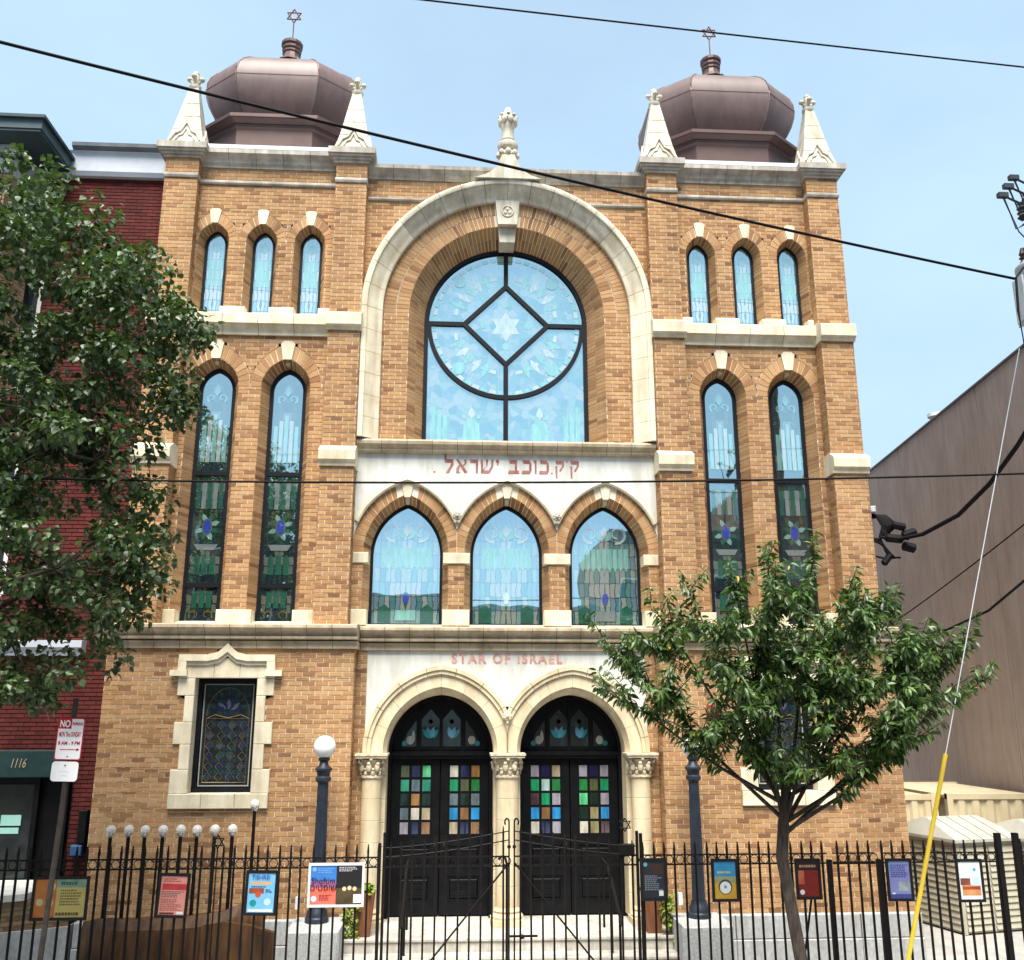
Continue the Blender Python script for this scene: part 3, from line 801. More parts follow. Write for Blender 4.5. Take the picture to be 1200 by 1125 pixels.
# --- inscription band above the arched windows
stone_course(syn, 'band_cornice', 'cornice_stone', [(.5, 8.075), (-.10, 8.075), (-.12, 8.10), (-.12, 8.135), (-.15, 8.16), (-.19, 8.20), (-.20, 8.25), (-.17, 8.285), (.5, 8.33)], -2.60, 2.60, .435, CORNICE)
top = [(-2.598, 8.08), (2.598, 8.08), (2.598, 6.34)]
low = []
for c in A3[::-1]:
    P = arch_pts(c, .92, 6.34, 6.34, 7.57, 0, 20)[::-1]
    lim = [(x, z) for x, z in P if abs(x - c) <= .857 or (c > 1 and x > c) or (c < -1 and x < c)]
    lim = [(min(2.597, max(-2.597, x)), z) for x, z in lim]
    low += lim
pn = MB().prism_y(top + low + [(-2.598, 6.34)], -.022, .03).build('inscription_panel', PANEL, syn)
RED = pmat('faded_red_paint', (0.50, 0.20, 0.16), (0.66, 0.42, 0.36), scale=9, rough=0.8, bump=0, lo=.38, hi=.72)
RED2 = pmat('dark_red_paint', (0.27, 0.085, 0.075), (0.46, 0.25, 0.22), scale=9, rough=0.8, bump=0, lo=.4, hi=.75)
# square Hebrew letters built from strokes, in a cell one unit high; x grows to the right
def heb(ch):
    T = .26
    q = lambda *p: list(p)
    bar = lambda x0, x1, z: q((x0, z), (x1, z), (x1, z - T), (x0 + .06, z - T))
    if ch == 'l': return .62, [q((.0, 1.38), (.10, 1.42), (.14, 1.0), (.02, 1.0)), bar(0, .60, 1.0), q((.60, 1.0), (.62, .62), (.32, .0), (.12, .0), (.44, .62), (.46, .8))]
    if ch == 'a': return .74, [q((.0, 1.0), (.16, 1.02), (.76, .10), (.70, .0), (.56, .02)), q((.52, 1.0), (.72, 1.0), (.70, .70), (.52, .50), (.46, .56), (.58, .72)), q((.02, 0), (.28, 0), (.20, .16), (.26, .46), (.32, .54), (.22, .64), (.04, .36))]
    if ch == 'r': return .58, [bar(0, .58, 1.0), q((.42, .98), (.58, 1.0), (.56, .0), (.44, .0))]
    if ch == 's': return .86, [q((.0, 1.0), (.16, 1.0), (.18, .18), (.06, .18)), q((.36, 1.0), (.52, 1.0), (.46, .55), (.18, .30), (.16, .20), (.40, .5)), q((.72, 1.0), (.88, 1.0), (.84, .5), (.60, .0), (.04, .0), (.04, .22), (.54, .22), (.72, .52))]
    if ch == 'y': return .24, [q((.0, 1.0), (.22, 1.02), (.24, .80), (.14, .58), (.08, .60), (.12, .74), (.02, .80))]
    if ch == 'b': return .74, [bar(.06, .60, 1.0), q((.44, .98), (.60, 1.0), (.60, .18), (.46, .18)), q((.0, .0), (.76, .0), (.72, .24), (.06, .24))]
    if ch == 'k': return .66, [bar(.06, .56, 1.0), q((.50, 1.0), (.66, .78), (.68, .26), (.56, .02), (.50, .22), (.52, .74), (.44, .84)), q((.0, .0), (.58, .0), (.54, .24), (.06, .24))]
    if ch == 'v': return .20, [q((.0, 1.0), (.20, 1.02), (.20, .0), (.08, .0), (.08, .78), (.02, .80))]
    if ch == 'q': return .60, [bar(.04, .60, 1.0), q((.46, 1.0), (.62, .9), (.62, .62), (.40, .22), (.28, .26), (.48, .62)), q((.04, .60), (.17, .60), (.17, -.30), (.06, -.26))]
    if ch == '.': return .10, [q((.0, .0), (.10, .0), (.10, .12), (.0, .12))]
    if ch == "'": return .10, [q((.02, 1.0), (.12, 1.0), (.06, .82))]
    return .28, []
u = .245
order = ['l', ' a', ' r', ' s', 'y', '  ', 'b', 'k', 'v', 'k', '.', 'q', "'", 'q']
seq = ['.', ' ', 'l', 'a', 'r', 's', 'y', ' ', 'b', 'k', 'v', 'k', '.', 'q', "'", 'q']
gap = .15
tot = sum(heb(c)[0] for c in seq) + gap * (len(seq) - 1)
k = 2.52 / tot; x = -1.27
for c in seq:
    wd, polys = heb(c)
    if polys:
        m = MB()
        for j, p in enumerate(polys): m.prism_y([(x + px_ * k, 7.735 + pz_ * u) for px_, pz_ in p], -.0255 - .0007 * j, -.021)
        m.build('hebrew_letter', RED2, pn)
    x += (wd + gap) * k
# hood mould and bosses over the three arches
for c in A3:
    P = arch_pts(c, .945, 6.34, 6.34, 7.60, 0, 22)
    P = [(x, z) for x, z in P if abs(x - c) <= .862]
    hm = MB(); hm.tube([(x, -.045, z) for x, z in P], .034, 6); hm.tube([(c + (x - c) * 1.035, -.035, z + .03) for x, z in P], .020, 6)
    hm.build('hood_mould', STONE, syn, smooth=True)
    MB().prism_y([(c - .05, 7.30), (c + .05, 7.30), (c + .105, 7.555), (c, 7.60), (c - .105, 7.555)], -.02, .06).build('keystone', STONE, syn)
    MB().prism_y([(c - .03, 7.22), (c + .03, 7.22), (c + .045, 7.33), (c - .045, 7.33)], .05, .26).build('keystone', STONE, syn)
def boss(cx, z, y, r, mat, nm='carved_boss'):
    m = MB()
    for k in range(7):
        a = 2 * PI * k / 7
        m.sphere((cx + r * .62 * math.cos(a), y - .01, z + r * .62 * math.sin(a)), r * .42, 8, 6, (1, .8, 1))
    m.sphere((cx, y - .03, z), r * .45, 8, 6); m.sphere((cx, y, z - r * 1.25), r * .4, 8, 6, (.8, .8, 1.3))
    return m.build(nm, mat, syn, smooth=True)
boss(-.855, 6.97, -.06, .075, GREYSTONE); boss(.855, 6.97, -.06, .075, GREYSTONE)
for x0, x1 in ((-2.60, -2.337), (-1.083, -.627), (.627, 1.083), (2.337, 2.60)):
    block('impost_block', x0, x1, -.03, .27, 6.152, 6.338, STONE)
    block('sill_block', x0, x1, -.04, .29, 5.11, 5.378, STONE)
MB().prism_x([(.3, 5.10), (.0, 5.10), (.0, 5.13), (.3, 5.16)], -2.43, 2.43).build('window_sill', STONE, syn)

# ================================================================== windows
GREENS = [(.012, .035, .026), (.03, .085, .060), (.06, .16, .115), (.20, .27, .22), (.02, .05, .085), (.09, .125, .05), (.28, .30, .25)]
PALES = [(.22, .52, .50), (.42, .66, .62), (.12, .40, .46), (.55, .68, .60), (.30, .50, .64), (.62, .70, .66)]
DARKS = [(.006, .012, .02), (.01, .03, .05), (.012, .022, .05), (.02, .03, .03), (.008, .04, .05)]
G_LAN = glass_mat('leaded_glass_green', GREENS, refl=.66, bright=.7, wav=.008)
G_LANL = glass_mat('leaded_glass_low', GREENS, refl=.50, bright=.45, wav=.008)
G_TRI = glass_mat('leaded_glass_pale', PALES, refl=.66, cx=.07, cz=.2, wav=.01)
G_ROSE = glass_mat('leaded_glass_rose', PALES, refl=.76, lead=.012, tint=(.54, .74, .80), wav=.008, vor=7.0, bright=.8)
G_A3 = glass_mat('leaded_glass_teal', PALES, refl=.74, cx=.09, cz=.24, lead=.06, tint=(.54, .74, .82), wav=.007, bright=.8)
G_DARK = glass_mat('leaded_glass_dark', DARKS, refl=.05, cx=.09, cz=.09, tint=(.5, .6, .7))
M_PALE = motif_mat('pale_aqua_glass', (.30, .62, .58), .64)
M_WHITE = motif_mat('milk_glass', (.55, .64, .60), .62)
M_BLUE = motif_mat('cobalt_glass', (.03, .07, .42), .42)
M_TEAL = motif_mat('teal_glass', (.022, .115, .080), .45)
M_AMBER = motif_mat('amber_glass', (.16, .11, .04), .35)
M_GREY = motif_mat('smoke_glass', (.22, .26, .27), .45)

def shape_poly(cx, a, sp, ap, zlo, zhi, n=10):
    zs = [zlo] + [z for z in ([sp] + [sp + (ap - sp) * (1 - (1 - i / n) ** 1.6) for i in range(1, n)]) if zlo < z < zhi] + [zhi]
    lft = [(cx - arch_half(a, ap - sp, z - sp), z) for z in zs]; rgt = [(cx + arch_half(a, ap - sp, z - sp), z) for z in zs]
    if abs(lft[-1][0] - rgt[-1][0]) < 1e-4: rgt = rgt[:-1]
    return lft[::-1] + rgt if False else lft + rgt[::-1]
def pane(parent, poly, y, mat, name='pane'):
    return MB().prism_y(poly, y, y + .012).build(name, mat, parent)
def ell(cx, cz, rx, rz, n=18): return [(cx + rx * math.cos(2 * PI * k / n), cz + rz * math.sin(2 * PI * k / n)) for k in range(n)]
def leafp(cx, cz, L, W, ang):
    c, s = math.cos(ang), math.sin(ang)
    P = [(0, 0), (.3 * L, .5 * W), (.65 * L, .42 * W), (L, 0), (.65 * L, -.42 * W), (.3 * L, -.5 * W)]
    return [(cx + x * c - z * s, cz + x * s + z * c) for x, z in P]
def motif(parent, polys, y, mats):
    """stained pieces standing a little proud of the pane; polys: list of (poly, material index)"""
    m = MB()
    for k, (p, mi) in enumerate(polys): m.prism_y(p, y - .002 - .0003 * k, y + .004, mi)
    return m.build('stained_motif', mats, parent, kind='stuff')
def swirl(cx, cz, r, t, sgn, n=12, a0=0.0, a1=4.6):
    out_, in_ = [], []
    for k in range(n + 1):
        a = a0 + (a1 - a0) * k / n; rr = r * (1 - .55 * k / n); tt = t * (1 - .5 * k / n)
        out_.append((cx + sgn * (rr + tt / 2) * math.cos(a), cz + (rr + tt / 2) * math.sin(a)))
        in_.append((cx + sgn * (rr - tt / 2) * math.cos(a), cz + (rr - tt / 2) * math.sin(a)))
    return [[out_[k], out_[k + 1], in_[k + 1], in_[k]] for k in range(n)]

M_AQUA = motif_mat('aqua_opal_glass', (.26, .60, .55), .50)
M_MILK = motif_mat('milky_opal_glass', (.60, .70, .68), .50)
M2 = [M_AQUA, M_MILK, M_BLUE, M_TEAL, M_AMBER, M_GREY]
MM = [M_PALE, M_WHITE, M_BLUE, M_TEAL, M_AMBER, M_GREY]
def frame_arch(parent_name, cx, a, z0, sp, ap, y, t, transoms=(), d=.06, nj=3, na=14):
    """black frame following the arch; returns the window part"""
    O = arch_pts(cx, a, z0, sp, ap, nj, na); I = arch_pts(cx, a - t, z0 + t, sp, ap - t * 1.25, nj, na)
    m = MB(); m.band(O, I, y, y + d); m.box(cx - a + .002, cx + a - .002, y + .001, y + d - .001, z0, z0 + t)
    for z in transoms: m.box(cx - a + t * .5, cx + a - t * .5, y - .006, y + d - .004, z - t * .55, z + t * .55)
    return m.build('window', FRAME, syn)
for s in (-1, 1):
    for i, c in enumerate(TRI):
        cx = s * c
        wn = frame_arch('window', cx, .207, 10.55, 12.03, 12.36, .22, .050)
        pane(wn, shape_poly(cx, .165, 12.03, 12.31, 10.58, 12.31), .25, G_TRI)
        P = []
        for k in range(-1, 2):
            P.append(([(cx + k * .085 - .033, 11.25), (cx + k * .085 + .033, 11.25), (cx + k * .085 + .033, 11.75), (cx + k * .085, 11.84), (cx + k * .085 - .033, 11.75)], 0))
        P += [(ell(cx, 12.02, .08, .09), 0)]
        motif(wn, P, .249, M2)
    for i, c in enumerate(LAN):
        cx = s * c
        wn = frame_arch('window', cx, .325, 5.12, 9.25, 9.68, .27, .066, (5.80, 7.74))
        a = .275
        p1 = pane(wn, shape_poly(cx, a, 9.25, 9.62, 7.765, 9.62), .30, G_LAN)
        p2 = pane(wn, [(cx - a, 5.825), (cx + a, 5.825), (cx + a, 7.715), (cx - a, 7.715)], .30, G_LAN)
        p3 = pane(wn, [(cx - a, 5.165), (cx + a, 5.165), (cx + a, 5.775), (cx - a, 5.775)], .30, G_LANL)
        P = []
        for q in (-1, 1): P += [(g, 0) for g in swirl(cx + q * .10, 9.12, .075, .035, q, a0=-1.2)]
        P += [(leafp(cx, 9.16, .24, .11, PI / 2), 0)]
        for k in range(-2, 3):
            P.append(([(cx + k * .09 - .034, 7.95), (cx + k * .09 + .034, 7.95), (cx + k * .09 + .034, 8.62 + .1 * (2 - abs(k))), (cx + k * .09 - .034, 8.62 + .1 * (2 - abs(k)))], 1 if k % 2 else 0))
        motif(p1, P, .299, MM)
        P = []
        for k in range(-2, 3):
            P.append(([(cx + k * .095 - .036, 7.12), (cx + k * .095 + .036, 7.12), (cx + k * .095 + .036, 7.58), (cx + k * .095 - .036, 7.58)], 5 if k % 2 else 3))
        for a_ in range(8):
            an = 2 * PI * a_ / 8 + PI / 8
            P.append((leafp(cx + .07 * math.cos(an), 6.80 + .10 * math.sin(an), .15, .085, an), 3 if a_ % 2 else 0))
        P.append((ell(cx, 6.80, .085, .15), 4)); P.append((ell(cx, 6.80, .068, .13), 2))
        P.append(([(cx - .2, 6.50), (cx + .2, 6.50), (cx + .14, 6.40), (cx - .14, 6.40)], 5))
        for k in range(-1, 2):
            P.append(([(cx + k * .13 - .05, 5.98), (cx + k * .13 + .05, 5.98), (cx + k * .13 + .05, 6.28), (cx + k * .13, 6.33), (cx + k * .13 - .05, 6.28)], 3))
        motif(p2, P, .299, MM)
        P = [(g, 4) for q in (-1, 1) for g in swirl(cx + q * .11, 5.30, .085, .02, q, a0=-.6)]
        for k in range(-1, 2): P.append(([(cx + k * .12 - .04, 5.42), (cx + k * .12 + .04, 5.42), (cx + k * .12 + .05, 5.70), (cx + k * .12 - .05, 5.70)], 3))
        motif(p3, P, .299, MM)

# --- great window with the circle
def great_window():
    y = .48; cz = 10.73; t = .075
    m = MB()
    O = arch_pts(0, 1.515, 8.30, cz, cz + 1.515, 3, 30); I = arch_pts(0, 1.515 - t, 8.30, cz, cz + 1.515 - t, 3, 30)
    m.band(O, I, y, y + .09)
    n = 48
    m.band([(1.46 * math.cos(PI + PI * k / n), cz + 1.46 * math.sin(PI + PI * k / n)) for k in range(n + 1)], [(1.385 * math.cos(PI + PI * k / n), cz + 1.385 * math.sin(PI + PI * k / n)) for k in range(n + 1)], y + .004, y + .086)
    D = .78
    m.box(-.04, .04, y + .006, y + .082, cz + D - .02, cz + 1.46); m.box(-.042, .042, y + .006, y + .082, 8.30, cz - D + .02)
    m.box(-1.46, -D + .02, y + .007, y + .081, cz - .04, cz + .04); m.box(D - .02, 1.46, y + .007, y + .081, cz - .04, cz + .04)
    dm = lambda r: [(0, cz + r), (r, cz), (0, cz - r), (-r, cz)]
    m.band(dm(D + .05), dm(D - .055), y + .001, y + .088, closed=True)
    wn = m.build('window', FRAME, syn)
    yg = y + .05
    rr = 1.43
    arc = lambda a0, a1, r, n=16: [(r * math.cos(a0 + (a1 - a0) * k / n), cz + r * math.sin(a0 + (a1 - a0) * k / n)) for k in range(n + 1)]
    d = D - .0
    dpane = pane(wn, dm(D - .04), yg, G_ROSE)
    quads = []
    for q in range(4):
        a0 = q * PI / 2
        e0 = (d * math.cos(a0), cz + d * math.sin(a0)); e1 = (d * math.cos(a0 + PI / 2), cz + d * math.sin(a0 + PI / 2))
        quads.append(pane(wn, arc(a0, a0 + PI / 2, rr) + [e1, e0], yg + .0002 * q, G_ROSE))
    for sg in (-1, 1):
        A = [(sg * x, z) for x, z in arc(0, -PI / 2, 1.41)]
        pane(wn, A + [(0, 8.31), (sg * 1.47, 8.31), (sg * 1.47, cz)], yg + .001, G_ROSE)
    yf = yg - .001
    # star and rays of the circle
    P = []
    for kk in range(2):
        P.append(([(.30 * math.cos(PI / 2 + kk * PI + j * 2 * PI / 3), cz - .02 + .30 * math.sin(PI / 2 + kk * PI + j * 2 * PI / 3)) for j in range(3)], 1))
    for k in range(4):
        an = PI / 4 + k * PI / 2
        P.append((ell(.0 + .42 * math.cos(k * PI / 2), cz + .42 * math.sin(k * PI / 2), .07, .07), 0))
    motif(dpane, P, yf, M2)
    for q in range(4):
        P = []
        for j in range(5):
            an = q * PI / 2 + PI / 4 + (j - 2) * .19
            P.append((leafp(.80 * math.cos(an), cz + .80 * math.sin(an), .34, .10, an), 1 if j % 2 else 0))
        for r0_, nn_ in ((.92, 9), (1.30, 13)):
            for j in range(nn_):
                aa = q * PI / 2 + PI / 2 * (j + .5) / nn_; da = PI / 4 / nn_ * .8
                if r0_ < 1 and abs(aa - q * PI / 2 - PI / 4) > .62: continue
                P.append(([(r_ * math.cos(a_), cz + r_ * math.sin(a_)) for r_, a_ in ((r0_, aa - da), (r0_ + .07, aa - da), (r0_ + .07, aa + da), (r0_, aa + da))], j % 2))
        an = q * PI / 2 + PI / 4
        P.append((ell(1.22 * math.cos(an), cz + 1.22 * math.sin(an), .12, .12), 0))
        motif(quads[q], P, yf, M2)
    for sg in (-1, 1):
        P = [([(sg * .62 - .16, 8.42), (sg * .62 + .16, 8.42), (sg * .62 + .14, 8.80), (sg * .62, 8.92), (sg * .62 - .14, 8.80)], 0), (leafp(sg * .62, 8.90, .22, .12, PI / 2), 1), (leafp(sg * .62 - .1, 8.88, .14, .07, PI / 2 + .5), 0), (leafp(sg * .62 + .1, 8.88, .14, .07, PI / 2 - .5), 0), ([(sg * .62 - .2, 8.34), (sg * .62 + .2, 8.34), (sg * .62 + .2, 8.39), (sg * .62 - .2, 8.39)], 1)]
        for k in range(3): P.append(([(sg * (1.10 + .11 * k) - .045, 8.42), (sg * (1.10 + .11 * k) + .045, 8.42), (sg * (1.10 + .11 * k) + .04, 8.95 + .1 * k), (sg * (1.10 + .11 * k) - .04, 8.95 + .1 * k)], 0))
        motif(wn, P, yf - .002, M2)
great_window()

for c in A3:
    wn = frame_arch('window', c, .622, 5.12, 6.34, 7.235, .27, .052, (), na=18)
    p = pane(wn, shape_poly(c, .583, 6.34, 7.18, 5.16, 7.18, 14), .30, G_A3)
    P = []
    for k in range(-4, 5):
        x = c + k * .095
        P.append(([(x - .037, 6.16), (x, 6.08), (x + .037, 6.16), (x + .037, 6.48), (x - .037, 6.48)], 0))
    for q in (-1, 1):
        P += [(g, 1) for g in swirl(c + q * .24, 6.74, .16, .05, q, a0=-1.8)]
        P.append((leafp(c + q * .05, 6.62, .22, .10, PI / 2 - q * .5), 0))
    P.append((leafp(c, 6.66, .24, .10, PI / 2), 1))
    b = 2 if c else 1
    P += [(ell(c, 5.62, .055, .09), b), (leafp(c, 5.50, .14, .09, PI / 2), b)]
    if c: P.append(([(c - .17, 5.23), (c + .17, 5.23), (c + .17, 5.40), (c - .17, 5.40)], 0 if c < 0 else 5))
    for q in (-1, 1):
        P.append(([(c + q * .36 - .11, 5.2), (c + q * .36 + .11, 5.2), (c + q * .36 + .11, 5.42), (c + q * .36, 5.5), (c + q * .36 - .11, 5.42)], 3))
    motif(p, P, .299, M2)

# --- ground floor windows with quoined stone surrounds
for s in (-1, 1):
    c = s * 4.42
    wm = MB(); y = -.31
    wm.band([(c - .475, 2.52), (c + .475, 2.52), (c + .475, 4.24), (c - .475, 4.24)], [(c - .405, 2.59), (c + .405, 2.59), (c + .405, 4.17), (c - .405, 4.17)], y, y + .08, closed=True)
    wm.band([(c - .39, 2.605), (c + .39, 2.605), (c + .39, 4.155), (c - .39, 4.155)], [(c - .375, 2.62), (c + .375, 2.62), (c + .375, 4.14), (c - .375, 4.14)], y + .03, y + .07, 1, closed=True)
    wn = wm.build('window', [FRAME, pmat('pale_frame_edge', (.35, .34, .30), rough=.6, bump=0)], syn)
    p = pane(wn, [(c - .40, 2.595), (c + .40, 2.595), (c + .40, 4.165), (c - .40, 4.165)], y + .06, G_DARK)
    lead = MB(); yy = y + .052
    gold = pmat('brass_came', (.16, .12, .05), (.26, .20, .09), rough=.4, metal=.4, bump=0)
    L2 = lambda pts, r=.007: lead.tube([(c + x, yy, z) for x, z in pts], r, 4)
    L2([(-.33, 2.66), (.33, 2.66), (.33, 3.62), (-.33, 3.62), (-.33, 2.66)])
    for ix in range(4):
        for iz in range(6):
            cx_, cz_ = -.255 + ix * .17, 2.74 + iz * .155
            L2([(cx_ - .062, cz_), (cx_, cz_ + .07), (cx_ + .062, cz_), (cx_, cz_ - .07), (cx_ - .062, cz_)], .005)
    L2([(.33 * math.cos(t), 3.66 + .44 * math.sin(t)) for t in [PI * k / 16 for k in range(17)]], .006)
    L2([(-.33, 3.62), (-.2, 3.68), (0, 3.63), (.2, 3.68), (.33, 3.62)], .009)
    lead.build('lead_came', gold, p)
    P = []
    for k in range(7):
        an = PI * (k + .5) / 7
        P.append((leafp(c + .05 * math.cos(an), 3.74 + .02, .17, .07, an), 5 if k % 2 else 2))
        P.append((leafp(c + .22 * math.cos(an), 3.76 + .2 * math.sin(an), .15, .035, an), 3))
    for ix in range(4):
        for iz in range(6):
            cx_, cz_ = c - .255 + ix * .17, 2.74 + iz * .155
            if (ix * 7 + iz * 3) % 4 < 3: P.append(([(cx_ - .045, cz_), (cx_, cz_ + .052), (cx_ + .045, cz_), (cx_, cz_ - .052)], (ix + iz) % 3))
    dk = [motif_mat('deep_%d_glass' % i, cc, .06, streak=.7) for i, cc in enumerate([(.02, .05, .10), (.05, .07, .08), (.015, .03, .12), (.02, .09, .08), (.12, .09, .04), (.16, .15, .19)])]
    motif(p, P, y + .0585, dk)
    # surround
    su = MB().box(c - .60, c + .60, -.49, -.27, 4.25, 4.30).box(c - .60, c - .48, -.49, -.27, 2.45, 4.25).box(c + .48, c + .60, -.49, -.27, 2.45, 4.25).build('window_surround', JOINT, syn)
    for z0, z1, l, r in rows[1:6]:
        block('quoin', c - l, c - .477, -.535, -.27, z0 + .002, z1 - .002, STONE, su, .008)
        block('quoin', c + .477, c + r, -.535, -.27, z0 + .002, z1 - .002, STONE, su, .008)
    for a, b in ((-.75, -.25), (-.25, .25), (.25, .75)): block('sill_stone', c + a + .002, c + b - .002, -.56, -.27, 2.30, 2.517, STONE, su, .008)
    for a, b in ((-.74, -.20), (-.20, .20), (.20, .74)): block('lintel_stone', c + a + .002, c + b - .002, -.535, -.27, 4.24, 4.55, STONE, su, .006)
    hood = MB()
    ctr = [(-.74, 4.60), (-.30, 4.60), (-.14, 4.64), (-.05, 4.72), (0, 4.775), (.05, 4.72), (.14, 4.64), (.30, 4.60), (.74, 4.60)]
    lowr = [(-.74, 4.50), (-.30, 4.50), (-.14, 4.53), (-.05, 4.60), (0, 4.64), (.05, 4.60), (.14, 4.53), (.30, 4.50), (.74, 4.50)]
    hood.band([(c + x, z) for x, z in ctr], [(c + x, z) for x, z in lowr], -.60, -.40)
    hood.band([(c + x, z - .075) for x, z in ctr], [(c + x, z - .06) for x, z in lowr], -.565, -.42)
    for q in (-1, 1):
        hood.box(min(c + q * .62, c + q * .745), max(c + q * .62, c + q * .745), -.598, -.41, 4.36, 4.52)
        hood.box(min(c + q * .60, c + q * .86), max(c + q * .60, c + q * .86), -.61, -.42, 4.27, 4.36)
    hood.build('hood_mould', STONE, su)

# ================================================================== portal
PC = [-1.07, 1.07]
pp = [(-2.296, 4.695), (2.296, 4.695), (2.296, 3.09)]
for c in PC[::-1]:
    P = arch_pts(c, 1.235, 3.09, 3.09, 4.46, 0, 24)[::-1]
    pp += [(min(2.295, max(-2.295, x)), z) for x, z in P if (x - c) * (1 if c < 0 else -1) <= 1.071]
pp += [(-2.296, 3.09)]
ppan = MB().prism_y(pp, -.115, -.03).build('portal_panel', PANEL, syn)
me = letters('english_lettering', 'STAR OF ISRAEL', .215, (0, -.119, 4.565), RED, ppan, .006, width=1.82, bold=.006, spacing=1.28)
for c in PC:
    clp = lambda P: [(min(max(x, -2.30 if c < 0 else 0.002), -.002 if c < 0 else 2.30), z) for x, z in P]
    bed = MB().band(clp(arch_pts(c, 1.21, 3.10, 3.10, 4.43, 0, 24)), arch_pts(c, .935, 3.10, 3.10, 4.10, 0, 24), -.125, -.03).build('portal_arch', JOINT, syn)
    NS = 4
    I0 = arch_pts(c, .92, 3.09, 3.09, 4.12, 0, NS * 6); O0 = clp(arch_pts(c, 1.115, 3.09, 3.09, 4.325, 0, NS * 6)); H0 = clp(arch_pts(c, 1.24, 3.09, 3.09, 4.46, 0, NS * 6))
    B0 = arch_pts(c, .855, 3.09, 3.09, 4.00, 0, NS * 6)
    for k in range(2 * NS):
        sl = slice(k * 6, k * 6 + 7)
        def trim(A):
            A = A[sl]; a, b = A[0], A[-1]
            return [(a[0] + (A[1][0] - a[0]) * .03, a[1] + (A[1][1] - a[1]) * .03)] + A[1:-1] + [(b[0] + (A[-2][0] - b[0]) * .03, b[1] + (A[-2][1] - b[1]) * .03)]
        i_, o_, h_, b_ = trim(I0), trim(O0), trim(H0), trim(B0)
        m = MB()
        m.band(o_, i_, -.14, -.02)
        m.loft([[(x, -.139, z) for x, z in i_], [(x, -.02, z) for x, z in b_], [(x, .40, z) for x, z in b_]], False)
        m.build('voussoir', PORTAL, bed)
    for k in range(2 * NS + 1):
        lo_ = max(0, k * 6 - 3); hi_ = min(2 * NS * 6, k * 6 + 3)
        A, Bq = H0[lo_:hi_ + 1], O0[lo_:hi_ + 1]
        def tr(A):
            a, b = A[0], A[-1]
            return [(a[0] + (A[1][0] - a[0]) * .05, a[1] + (A[1][1] - a[1]) * .05)] + A[1:-1] + [(b[0] + (A[-2][0] - b[0]) * .05, b[1] + (A[-2][1] - b[1]) * .05)]
        A, Bq = tr(A), tr(Bq)
        Cm = [((p[0] + q[0]) / 2, (p[1] + q[1]) / 2) for p, q in zip(A, Bq)]
        m = MB(); m.band(A, Cm, -.205, -.03); m.band(Cm, Bq, -.18, -.031); m.build('hood_stone', PORTAL, bed)
boss(0, 3.66, -.21, .075, PORTAL)
# jambs and columns
CARVE = pmat('carved_cream_stone', (0.40, 0.33, 0.22), (0.74, 0.65, 0.48), scale=14, rough=0.8, bump=0.3, bscale=60)
for cx in (-2.14, 0.0, 2.14):
    r = .155 if cx else .18
    j0, j1 = (cx - .16, cx + .215) if cx < 0 else ((cx - .215, cx + .16) if cx > 0 else (-.212, .212))
    for k in range(7):
        z0 = .62 + k * .353
        block('jamb_stone', j0, j1, -.06, .38, z0 + .002, z0 + .351, PORTAL, syn, .006)
    cm = MB(); cy = -.17
    cm.lathe((cx, cy, 0), [(r * .97, .80), (r * .97, 2.72)], 20)
    co = cm.build('column', JOINT, syn)
    nd = 6
    for k in range(nd):
        z0 = .80 + k * 1.93 / nd; z1 = .80 + (k + 1) * 1.93 / nd
        MB().lathe((cx, cy, 0), [(r - .004, z0 + .002), (r, z0 + .006), (r, z1 - .006), (r - .004, z1 - .002)], 24).build('column_drum', PORTAL, co, smooth=True)
    bs = MB(); bs.box(cx - r - .075, cx + r + .075, cy - r - .075, cy + r + .05, .56, .655)
    bs.lathe((cx, cy, 0), [(r + .065, .655), (r + .07, .69), (r + .05, .72), (r + .02, .74), (r + .035, .77), (r + .01, .80), (r, .82)], 20)
    bs.build('column_base', PORTAL, co, smooth=True)
    cp = MB()
    cp.lathe((cx, cy, 0), [(r, 2.70), (r + .025, 2.725), (r + .025, 2.75), (r - .005, 2.765), (r - .01, 2.83), (r + .015, 2.92), (r + .06, 3.0)], 20)
    for row, (zz, rr, nn) in enumerate(((2.83, .03, 9), (2.915, .045, 9))):
        for k in range(nn):
            a = 2 * PI * (k + .5 * row) / nn
            bx, by = cx + (r + .012 + .02 * row) * math.cos(a), cy + (r + .012 + .02 * row) * math.sin(a)
            cp.sphere((bx, by, zz - .03), rr, 7, 5, (1, 1, 1.7)); cp.sphere((bx + .022 * math.cos(a), by + .022 * math.sin(a), zz + .025), rr * .72, 7, 5)
    for k in range(4):
        a = PI / 4 + k * PI / 2
        q = Vector((cx + (r + .085) * math.cos(a), cy + (r + .085) * math.sin(a), 2.985))
        cp.tube([tuple(q + Vector((.035 * math.cos(t) * math.cos(a), .035 * math.cos(t) * math.sin(a), .035 * math.sin(t)))) for t in [2 * PI * i / 10 for i in range(11)]], .018, 6)
    cp.sphere((cx, cy - r - .055, 3.0), .034, 8, 6)
    cp.box(cx - r - .085, cx + r + .085, cy - r - .085, .02, 3.02, 3.055); cp.box(cx - r - .10, cx + r + .10, cy - r - .10, .02, 3.056, 3.088)
    cp.build('capital', CARVE, co, smooth=True)

